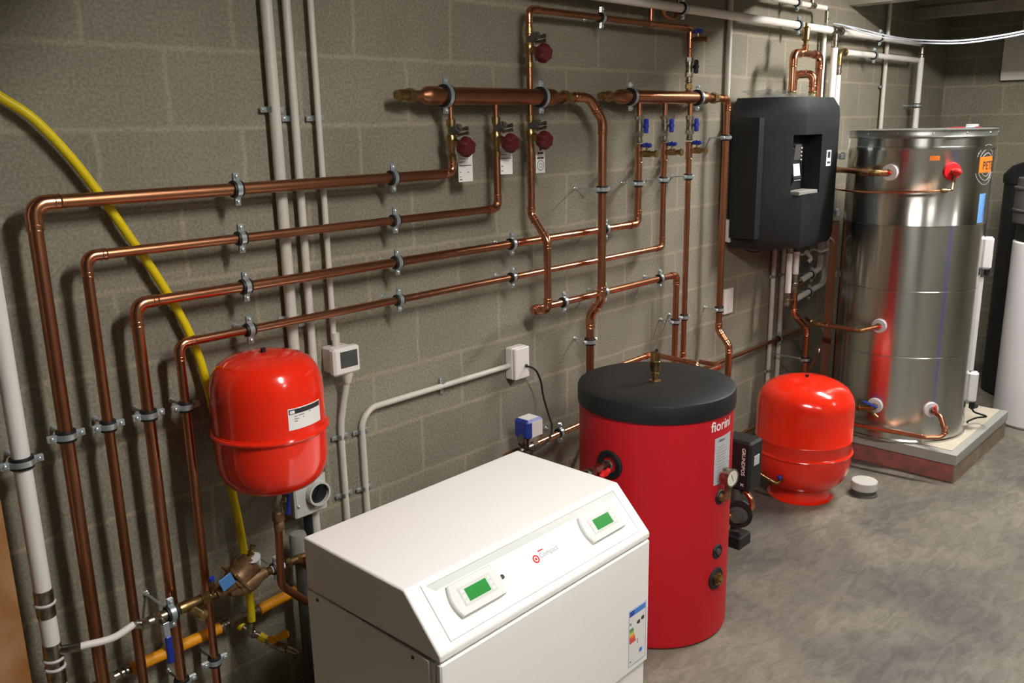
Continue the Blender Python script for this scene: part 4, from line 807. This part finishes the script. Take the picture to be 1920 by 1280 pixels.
# ---------------------------------------------------------------- white composite pipes on the right
def wpipe(pts, r, label, bend=.05, m='pipe_white', parent=None, name='white_pipe'):
    t = parent or thing(name, label, 'pipe', tuple(V(pts[0]))); obj('pipe', MB().tube(fillet(pts, bend), r, 20), m, t); return t
ZT = 2.54
t = wpipe([(-3.35, -.10, ZT), (3.33, -.10, ZT)], .021, 'long white composite pipe running just under the ceiling beams')
obj('tee', MB().cyl((3.30, -.10, ZT), (3.46, -.10, ZT), .024).bead((3.34, -.10, ZT), (1, 0, 0), .024, .004).bead((3.44, -.10, ZT), (1, 0, 0), .024, .004).cyl((3.375, -.10, ZT), (3.375, -.10, ZT-.11), .019).bead((3.375, -.10, ZT-.06), (0, 0, 1), .019, .004).bead((3.375, -.10, ZT-.09), (0, 0, 1), .019, .004), 'nickel', t)
wpipe([(3.45, -.10, ZT), (4.84, -.10, ZT)], .021, '', parent=t); wpipe([(3.375, -.10, ZT-.10), (3.375, -.10, 1.18)], .020, '', parent=t)
obj('elbow', MB().tube(fillet([(4.83, -.10, ZT), (4.893, -.10, ZT), (4.893, -.10, ZT-.10)], .04), .023).bead((4.893, -.10, ZT-.075), (0, 0, 1), .023, .004), 'nickel', t); wpipe([(4.893, -.10, ZT-.10), (4.893, -.10, .10)], .021, '', parent=t)
t = thing('white_pipe', 'shorter white pipe with a brass elbow below the long white pipe', 'pipe', (3.45, -.10, 2.42)); ZL = 2.421
obj('elbow', MB().tube(fillet([(3.535, -.10, ZL), (3.452, -.10, ZL), (3.452, -.10, ZL-.08)], .035), .021).bead((3.525, -.10, ZL), (1, 0, 0), .021, .005), 'brass', t)
obj('sleeve', MB().cyl((3.452, -.10, ZL-.14), (3.452, -.10, ZL-.07), .0185).bead((3.452, -.10, ZL-.09), (0, 0, 1), .018, .004).bead((3.452, -.10, ZL-.12), (0, 0, 1), .018, .004), 'nickel', t)
wpipe([(3.53, -.10, ZL), (4.80, -.10, ZL), (4.86, -.04, ZL)], .019, '', parent=t, bend=.03); wpipe([(3.452, -.10, ZL-.14), (3.452, -.10, 1.09)], .0185, '', parent=t)
t = wpipe([(2.40, -.10, 2.66), (3.01, -.10, 2.66)], .0145, 'thin white pipe above the long one, turning down to the black station'); 
obj('tee', MB().cyl((2.99, -.10, 2.66), (3.06, -.10, 2.66), .017).bead((3.0, -.10, 2.66), (1, 0, 0), .017, .004).cyl((3.025, -.10, 2.66), (3.025, -.10, 2.72), .012), 'nickel', t)
wpipe([(3.05, -.10, 2.66), (3.215, -.10, 2.66)], .0135, '', parent=t); obj('elbow', MB().tube(fillet([(3.205, -.10, 2.66), (3.235, -.10, 2.655), (3.235, -.10, 2.58)], .02), .012).bead((3.235, -.10, 2.60), (0, 0, 1), .012, .003), 'nickel', t)
q1, q2 = at(1548, 42, .045), at(1541, 165, .045); wpipe([(3.235, -.10, 2.605), (q1.x, -.045, 2.565), (q1.x-.005, -.045, q2.z), (q1.x-.01, -.045, 1.35)], .0125, '', parent=t, bend=.03)
def sadd_c(x, z, r, label, vert=False, d=.10): return clamp(x, z, r, label, vert, d=d)
sadd_c(1.649, ZT, .021, 'on the long white pipe above the bright manifold'); sadd_c(2.867, ZT, .021, 'on the long white pipe above the black station'); sadd_c(4.08, ZT, .021, 'on the long white pipe near the room corner')
sadd_c(2.84, 2.66, .0145, 'on the thin uppermost white pipe'); sadd_c(4.0, ZL, .019, 'on the shorter white pipe with the brass elbow'); sadd_c(4.893, 2.10, .021, 'on the white upright nearest the room corner', True)
t = thing('plastic_conduit', 'thin pale conduit on the wall behind the steel cylinder', 'conduit', (4.40, -.03, 2)); obj('pipe', MB().cyl((4.40, -.03, .2), (4.40, -.03, 2.94), .0145, 18), 'conduit', t)
saddle(4.40, 2.23, .0145, 'zinc saddle on the thin conduit behind the steel cylinder')
t = thing('plastic_conduit', 'pale conduit coming down from the ceiling to the upper wall socket', 'conduit', (2.235, -.02, 2)); obj('pipe', MB().cyl((2.235, -.02, 1.47), (2.235, -.02, 2.94), .0145, 18), 'conduit', t)
t = thing('wall_socket', 'white socket box level with the bottom of the black station', 'socket', (2.31, 0, 1.42)); obj('back_box', MB().box((2.312, -.02, 1.415), (.086, .04, .125), bev=.004), 'plastic_white', t); obj('face_plate', MB().box((2.312, -.044, 1.415), (.09, .010, .130), bev=.003), 'plastic_white', t)
t = thing('wall_socket', 'white double socket plate lower on the wall, under the other box', 'socket', (2.35, 0, 1)); obj('face_plate', MB().box((2.352, -.010, .998), (.10, .018, .148), bev=.003), 'plastic_white', t)
for dz in (.03, -.04): obj('switch', MB().box((2.352, -.021, .998+dz), (.03, .004, .02), bev=.001), 'paper', t)
tag(obj('black_cable', MB().tube(spline([(2.33, -.052, 1.39), (2.36, -.075, 1.375), (2.40, -.08, 1.33), (2.43, -.08, 1.29), (2.52, -.10, 1.275), (2.55, -.10, 1.31)]), .004, 8), 'black'), 'black flex from the white socket box up into the black station', 'cable')
for x0, x1, lab in ((2.885, 2.862, 'pale conduit dropping behind the black station to the floor, left of the pair'), (3.01, 2.985, 'pale conduit dropping behind the black station to the floor, right of the pair')):
    t = thing('plastic_conduit', lab, 'conduit', (x0, -.02, .5)); obj('pipe', MB().tube([(x0, -.02, 1.45), (x0, -.02, 0)], .0145, 18), 'conduit', t)
saddle(2.885, 1.07, .0145, 'zinc saddle high on the left conduit under the station'); saddle(2.885, .46, .0145, 'zinc saddle low on the left conduit beside the floor vessel'); saddle(3.01, 1.07, .0145, 'zinc saddle high on the right conduit under the station')
# drops below the station
t = thing('white_pipe', 'white drop pipe under the station that turns at the lower nickel elbow', 'pipe', (2.72, -.2, 1))
zA, zB = .945, 1.055; yy = -.20
obj('pipe', MB().tube([(2.72, yy, 1.26), (2.72, yy, zA+.06)], .0175, 20), 'pipe_white', t); obj('collar', MB().cyl((2.72, yy, 1.25), (2.72, yy, 1.31), .0195), 'nickel', t)
obj('elbow', MB().cyl((2.72, yy, zA+.07), (2.72, yy, zA), .0195).bead((2.72, yy, zA+.03), (0, 0, 1), .0195, .003).cyl((2.72, yy, zA), (2.80, yy+.01, zA), .0195).sph((2.72, yy, zA), .021), 'nickel', t)
obj('pipe', MB().tube(fillet([(2.79, yy+.01, zA), (3.452, -.10, zA+.01), (3.452, -.10, zA+.14)], .09), .0185, 20), 'pipe_white', t)
t2 = thing('white_pipe', 'white drop pipe under the station that turns at the upper nickel elbow', 'pipe', (2.81, -.2, 1))
obj('pipe', MB().tube([(2.81, yy, 1.26), (2.81, yy, zB+.05)], .0175, 20), 'pipe_white', t2); obj('collar', MB().cyl((2.81, yy, 1.25), (2.81, yy, 1.31), .0195), 'dark_grey', t2)
obj('elbow', MB().cyl((2.81, yy, zB+.06), (2.81, yy, zB-.05), .0215).cyl((2.81, yy, zB), (2.90, yy+.01, zB), .0195).sph((2.81, yy, zB), .024).bead((2.89, yy+.01, zB), (1, 0, 0), .0195, .003), 'nickel', t2)
obj('pipe', MB().tube(fillet([(2.88, yy+.01, zB), (3.375, -.10, zB+.01), (3.375, -.10, zB+.10)], .08), .0185, 20), 'pipe_white', t2)
clamp(3.16, zB+.003, .0185, 'on the upper white branch below the station', d=.142); clamp(3.14, zA+.003, .0185, 'on the lower white branch below the station', d=.142)
t3 = thing('white_pipe', 'short thin white pipe end poking out under the black station', 'pipe', (2.9, -.2, 1.2)); obj('pipe', MB().tube(fillet([(2.90, -.22, 1.165), (3.06, -.18, 1.175), (3.06, -.14, 1.22)], .03), .012), 'pipe_white', t3); obj('ferrule', MB().cyl((2.885, -.224, 1.164), (2.92, -.215, 1.166), .017), 'rubber', t3)
cp = at(1511, 650, .24); cb = .24
t = run([(2.81, yy, zB-.05), (2.82, yy, .865), (cp.x, -cb, .755), (cp.x, -cb, .01)], .0185, label='dark copper pipe stepping down from the station behind the floor vessel', m='copper_dull', em='copper', bend=.04)
clamp(cp.x, .565, .0185, 'on the stepped copper pipe just above the floor vessel', True, d=cb)
zr = .83
run([(cp.x+.01, -.225, zr-.01), (2.80, -.34, zr), (2.795, -.62, zr), (2.84, -.70, .857)], .0135, parent=t, m='copper_dull', em='brass', bend=.03)
coupling((2.80, -.40, zr), (0, 1, 0), .0135, t, 'copper')
t = run([(1.78, -.05, .665), (3.4, -.05, .665)], .0115, label='thin copper pipe low on the wall from the red tank towards the steel cylinder', m='copper_dull', elbows=False)
clamp(2.95, .665, .0115, 'on the thin low copper pipe behind the floor vessel', d=.05)
run([(.95, -.08, .167), (3.3, -.08, .167)], .0115, label='thin copper pipe just above the floor along the wall', m='copper_dull', elbows=False)
tag(obj('copper_tube', MB().tube(spline([(2.60, -.36, .53), (2.72, -.34, .54), (2.84, -.33, .565), (2.93, -.32, .61), (2.95, -.32, .64)]), .006, 10), 'copper'), 'thin bent copper tube end rising beside the floor vessel', 'pipe')

# ---------------------------------------------------------------- steel cylinder on its plinth
t = thing('plinth', 'low square plinth of pink insulation board with a taped white top', 'plinth', (3.41, -.67, 0))
obj('insulation', MB().box((3.41, -.66, .055), (1.0, 1.0, .11), bev=.003), 'insul', t); obj('edge_board', MB().box((3.41, -1.163, .054), (1.004, .010, .106)), 'insul_side', t); obj('taped_board', MB().box((3.41, -.66, .140), (1.025, 1.025, .062), bev=.002), 'tape', t); obj('top_sheet', MB().box((3.43, -.655, .1725), (.95, .95, .005)), 'mdf', t)
tc = V((3.25, -.70, 0)); tr = .385; zb0 = .175
t = thing('steel_cylinder', 'tall shiny steel hot water cylinder with riveted lid on the plinth', 'cylinder', (tc.x, tc.y, zb0))
mb = MB().lathe(tc, (0, 0, 1), [(tr-.01, zb0), (tr+.008, zb0), (tr+.008, zb0+.01), (tr, zb0+.016), (tr, .678), (tr+.0015, .680), (tr+.0015, .684), (tr, .686), (tr, 1.060), (tr+.0015, 1.062), (tr+.0015, 1.066), (tr, 1.068), (tr, 1.43), (tr+.002, 1.432), (tr+.002, 1.437), (tr, 1.44), (tr, 1.835), (tr+.002, 1.838), (tr+.002, 1.858), (tr, 1.86), (tr, 1.93)], 128)
obj('shell', mb, 'steel', t)
obj('lid', MB().lathe(tc, (0, 0, 1), [(tr-.02, 1.905), (tr+.006, 1.905), (tr+.009, 1.912), (tr+.006, 1.918), (tr+.006, 1.942), (tr+.011, 1.945), (tr+.011, 1.950), (.003, 1.953)], 96), 'galv', t)
for a in range(-230, -40, 26): obj('rivet', MB().sph(cw(a, 1.93, .007, tc, tr), .005), 'zinc', t)
obj('lid_clip', MB().box((3.30, -.95, 1.958), (.10, .03, .008), bev=.002).box((3.33, -.95, 1.966), (.03, .06, .012), bev=.002), 'zinc', t)
obj('lid_sticker', wrap((3.25, -.70), .0, 0, 360, 1.953, 1.954, .0) if False else MB()._ring((3.42, -.88, 1.9535), (0, 0, 1), [(.05, 0), (.09, 0), (.09, .002), (.05, .002)], 30), 'red_dark', t)
# insulation seam with toggle clips at the wall side
obj('foam_seam', MB().box(cw(111, .80, .045, tc, tr), (.07, .05, 1.22), rot=Matrix.Rotation(math.radians(22), 3, 'Z')), 'foam', t)
for z in (1.80, 1.46, 1.09, .75): obj('toggle_clip', MB().box(cw(106, z, .04, tc, tr), (.14, .03, .04), rot=Matrix.Rotation(math.radians(30), 3, 'Z'), bev=.005).box(cw(108, z, .07, tc, tr), (.05, .02, .055), rot=Matrix.Rotation(math.radians(30), 3, 'Z'), bev=.004), 'zinc', t)
W = lambda a, z, h=0: cw(a, z, h, tc, tr)
def port(a, z, r, m, label=None):
    n = rd(a); return obj('port_collar', MB().lathe(W(a, z, -.01), n, [(r*.5, 0), (r, .010), (r, .016), (r*.92, .022), (.02, .024)], 30), m, t, label)
port(178, 1.723, .046, 'soft_white'); port(-135, 1.728, .048, 'red', 'red port collar'); port(180, .857, .042, 'soft_white'); port(-178, .380, .045, 'soft_white'); port(-132.5, .380, .045, 'soft_white')
n = rd(-135); o1 = W(-135, 1.728, .012); obj('red_cap', MB().cyl(o1, o1+n*.05, .013).lathe(o1+n*.03, n, [(.016, 0), (.021, .006), (.021, .02), (.015, .03), (.010, .045), (.004, .048)], 20), 'red', t)
obj('relief_body', MB().cyl(o1+n*.02, o1+n*.02+V((0, 0, -.05)), .011).hexn(o1+n*.005, o1+n*.022, .018), 'bronze', t)
for a, z in ((178, 1.723), (180, .857)):
    o2 = W(a, z, .012); n2 = rd(a); obj('port_nut', MB().hexn(o2, o2+n2*.02, .020), 'brass', t); obj('drain_plug', MB().box(o2+n2*.022+V((0, -.01, 0)), (.01, .022, .014), bev=.003), 'red', t)
t2 = run([(3.05, -.12, 1.722), (3.045, -.30, 1.722), (2.87, -.54, 1.722), (2.80, -.62, 1.722), (2.85, -.69, 1.723)], .0155, label='copper pipe entering the upper white port of the steel cylinder', m='copper_dull', em='brass', bend=.03)
coupling((2.835, -.575, 1.722), (.18, .24, 0), .0155, t2, 'copper')
t2 = thing('relief_tube', 'thin bright copper tube crossing the front of the steel cylinder', 'pipe', (2.8, -.8, 1.62))
obj('tube', MB().tube(spline([(3.03, -.30, 1.612), (2.83, -.50, 1.615), (2.80, -.62, 1.618), (2.80, -.80, 1.625), (2.84, -.97, 1.634), (2.86, -1.01, 1.637)]), .0065, 12), 'copper_bright', t2)
obj('olive', MB().lathe((2.845, -.985, 1.635), (.2, -.4, 0), [(.007, -.02), (.011, -.012), (.011, .01), (.007, .018)], 16).cyl((2.87, -1.015, 1.637), (2.93, -1.0, 1.68), .006), 'brass', t2)
# cold inlet and drain loop
t2 = thing('cold_inlet', 'brass valve with blue lever feeding the lower white port of the cylinder', 'valve', tuple(W(-178, .38, .05)))
o2 = W(-178, .380, .012); obj('body', MB().hexn(o2, o2+V((-.025, .0, 0)), .021).cyl(o2+V((-.02, 0, 0)), o2+V((-.05, .02, -.005)), .016).cyl(o2+V((-.045, .0, -.002)), o2+V((-.055, .17, -.03)), .0165).hexn(o2+V((-.048, .06, -.012)), o2+V((-.05, .085, -.015)), .022).cyl(o2+V((-.05, .02, -.01)), o2+V((-.07, -.05, -.045)), .010), 'brass', t2)
obj('lever', MB().box(o2+V((-.055, .005, .022)), (.022, .09, .009), rot=Matrix.Rotation(.25, 3, 'X'), bev=.003), 'blue_lever', t2)
obj('pipe', MB().tube([o2+V((-.055, .16, -.028)), o2+V((-.055, .36, -.06))], .0145), 'copper', t2)
o3 = W(-132.5, .380, .012); n3 = rd(-132.5)
t2 = run([o3, o3+n3*.075+V((0, -.01, -.01)), (2.87, -1.12, .275), (2.835, -1.02, .262), (2.80, -.62, .258), (2.82, -.36, .258)], .0145, label='copper return loop from the front lower port running back beside the cylinder', m='copper', bend=[.04, .05, .04, .03], elbows=False)
obj('port_nut', MB().hexn(o3, o3+n3*.022, .021), 'nickel', t2); obj('drain_plug', MB().box(o3+n3*.03+V((0, 0, .024)), (.026, .012, .022), bev=.004), 'red', t2)
for a, b, c2 in (((2.868, -1.11, .30), (0, 0, 1), 0), ((2.862, -1.115, .335), (0, 0, 1), 0), ((2.835, -1.0, .262), (0, 1, 0), 0)): obj('elbow', MB().bead(a, b, .0152, .0025), 'copper', t2)
# stickers
obj('orange_sticker', wrap(tc, tr+.0002, -153, -145.5, 1.788, 1.812), 'orange_label', t)
ps = obj('brand_sticker', wrap(tc, tr+.0002, -109, -86, 1.715, 1.800), 'orange_label', t); obj('lettering', cyl_text('PETEK', .062, tc, tr+.0006, -105, 1.732, .01), 'ink', ps)
mb = MB()
for dr in (.062, .085, .108):
    for k in range(40):
        q0 = 2*PI*k/40; 
        if abs(math.sin(q0)*dr) < .042: continue
        a0_ = math.radians(-98)+dr*math.cos(q0)/tr; s = MB().box((tc.x+(tr+.001)*math.cos(a0_), tc.y+(tr+.001)*math.sin(a0_), 1.757+dr*math.sin(q0)), (.004, .001, .012), rot=Matrix.Rotation(a0_+PI/2, 3, 'Z') @ Matrix.Rotation(-q0, 3, 'Y')); mb.add(s.v, s.f)
ln = obj('printed_rings', mb, 'ink_soft', t); ln['kind'] = 'stuff'
bs = obj('blue_sticker', wrap(tc, tr+.0002, -104, -94, 1.44, 1.60), 'sky_label', t); obj('lettering', cyl_text('Hot Water', .030, tc, tr+.0006, -97, 1.59, .0, True), 'eu_blue', bs)
for z0, z1 in ((1.16, 1.345), (.36, .545)): obj('element_cover', MB().box(W(-74, (z0+z1)/2, .022), (.055, .06, z1-z0), rot=Matrix.Rotation(math.radians(-74), 3, 'Z'), bev=.012), 'soft_white', t)
obj('cable_trunking', MB().box(W(-74, .83, .008), (.02, .018, .56), rot=Matrix.Rotation(math.radians(-74), 3, 'Z'), bev=.002), 'soft_white', t)
for z in (1.14, .335): obj('cable_gland', MB().cyl(W(-74, z+.02, .03), W(-74, z-.015, .03), .016).cyl(W(-76, z-.01, .03), W(-66, z-.02, .06), .012), 'black', t)
tag(obj('black_cable', MB().tube(spline([W(-74, .32, .03), W(-72, .29, .05), W(-66, .26, .11), W(-60, .235, .13), W(-56, .215, .09), W(-62, .205, .03), W(-70, .215, .02)]), .0055, 10), 'black'), 'short black cable loop at the lower right of the steel cylinder', 'cable')

# ---------------------------------------------------------------- softener, panel, hose, drain
sc_ = V((4.35, -1.235, 0)); sr = .25
zst = zat(1885, 456, sc_.x-.24, sc_.y)
t = thing('water_softener', 'tall white cylindrical softener vessel with a dark grey collar', 'tank', tuple(sc_))
obj('body', MB().lathe(sc_, (0, 0, 1), [(sr-.02, 0), (sr, .02), (sr, zst-.01), (sr-.01, zst)], 64), 'soft_white', t)
obj('black_band', MB().lathe(sc_, (0, 0, 1), [(sr-.01, zst-.002), (sr-.012, zst+.12), (sr-.03, zst+.12)], 64), 'black', t)
obj('collar', MB().lathe(sc_, (0, 0, 1), [(sr-.02, zst+.115), (sr+.018, zst+.12), (sr+.02, zst+.19), (sr+.026, zst+.195), (sr+.026, zst+.203), (sr+.02, zst+.208), (sr+.02, zst+.33), (sr+.028, zst+.335), (sr+.028, zst+.345), (sr+.01, zst+.35), (sr+.01, zst+.40), (sr-.04, zst+.405)], 64), 'dark_grey', t)
obj('lid', MB().lathe(sc_, (0, 0, 1), [(sr-.05, zst+.39), (sr-.02, zst+.41), (sr-.05, zst+.42), (.003, zst+.425)], 48), 'black', t)
dc = V((5.05, -1.02, 0)); zd_ = zat(1880, 300, dc.x, dc.y)
t = thing('brine_tank', 'black round-topped drum standing behind the white softener vessel', 'drum', tuple(dc))
obj('body', MB().lathe(dc, (0, 0, 1), [(.27, 0), (.30, .02), (.30, zd_-.16), (.31, zd_-.155), (.31, zd_-.13)], 48), 'black', t); obj('lid', MB().lathe(dc, (0, 0, 1), [(.312, zd_-.135), (.31, zd_-.10), (.26, zd_-.04), (.16, zd_), (.003, zd_+.012)], 48), 'black', t)
t = thing('control_panel', 'white metal panel box high on the end wall', 'panel', (5.75, -.7, 2.3)); obj('box', MB().box((5.74, -.74, 2.457), (.06, .62, .35), bev=.004), 'plastic_white', t)
obj('hook', MB().box((5.705, -.55, 2.575), (.01, .012, .07)).box((5.705, -.55, 2.515), (.01, .11, .006)).box((5.705, -.555, 2.615), (.012, .07, .012)), 'zinc', t)
t = thing('plastic_conduit', 'short pale conduit from the ceiling into the white panel on the end wall', 'conduit', (5.74, -.55, 2.8)); obj('pipe', MB().cyl((5.74, -.55, 2.62), (5.74, -.55, 2.94), .009, 14), 'conduit', t)
hp_ = [(1562, 44, .10), (1580, 47, .14), (1620, 56, .20), (1660, 66, .30), (1700, 73, .45), (1740, 76, .62), (1800, 76, .80), (1860, 69, .95), (1925, 57, 1.1), (1990, 40, 1.2)]
for k, dy in enumerate((0, 5)):
    tag(obj('clear_tube', MB().tube(spline([at(x, y+(dy if i > 1 else 0), d) for i, (x, y, d) in enumerate(hp_)]), .0042, 10), 'clear'), ['upper of two clear plastic tubes slung across the top right corner', 'lower of two clear plastic tubes slung across the top right corner'][k], 'tube')
v = ray(1619, 925); dp = CAM + v*(-CAM.z/v.z); t = thing('drain_stub', 'short capped grey drain pipe stub standing up from the concrete floor', 'pipe', (dp.x, dp.y, 0))
obj('base', MB().lathe((dp.x, dp.y, 0), (0, 0, 1), [(.05, 0), (.074, 0), (.070, .010), (.066, .012), (.066, .035), (.05, .035)], 36), 'dark_grey', t)
obj('cap', MB().lathe((dp.x, dp.y, .034), (0, 0, 1), [(.05, 0), (.069, 0), (.069, .042), (.066, .046), (.003, .046)], 36), 'grey_light', t)
for k, (x, y, d) in enumerate(((1574, 365, 0), )):
    tag(obj('clear_tube', MB().tube(spline([(2.99, -.20, 1.60), (3.03, -.26, 1.56), (3.05, -.28, 1.50), (3.01, -.24, 1.44), (2.99, -.18, 1.43)]), .006, 10), 'film'), 'small clear tube looping out beside the right edge of the black station', 'tube')
    tag(obj('clear_tube', MB().tube(spline([(2.97, -.30, 1.34), (3.04, -.32, 1.30), (3.08, -.30, 1.26), (3.02, -.26, 1.23), (2.95, -.24, 1.25), (2.80, -.25, 1.24), (2.70, -.25, 1.25)]), .007, 10), 'film'), 'clear tube trailing under the bottom edge of the black station', 'tube')

t = thing('streak_pipe', 'unseen blue pipe added for its reflected streak in the steel cylinder', 'pipe', (2.88, -1.95, 0)); obj('pipe', MB().cyl((2.88, -1.95, 0), (2.88, -1.95, 1.40), .025, 20), 'blue_pipe', t); obj('stop_end', MB().hexn((2.88, -1.95, 1.39), (2.88, -1.95, 1.43), .032), 'brass', t)  # added out of view so the steel shell reflects a blue streak

# ---------------------------------------------------------------- shared group phrases for repeated things
GROUPS = {'balancing_valve': 'balancing valves with red handwheels', 'ball_valve': 'butterfly-handled ball valves at the right manifold', 'drain_cock': 'blue-handled drain cocks', 'valve_tag': 'white tags under the red handwheels',
          'plastic_conduit': 'pale plastic conduits on the wall', 'manifold': 'copper manifolds', 'white_pipe': 'white composite pipes on the right', 'ceiling_light': 'fluorescent battens on the ceiling', 'wall_socket': 'white sockets beside the black station',
          'clear_tube': 'clear plastic tubes', 'air_vent': 'brass automatic air vents', 'black_cable': 'black cables', 'copper_pipe': 'other copper pipe runs'}
for o in list(sc.objects):
    if o.parent is None and 'label' in o and 'group' not in o and o.name.split('.')[0] in GROUPS: o['group'] = GROUPS[o.name.split('.')[0]]
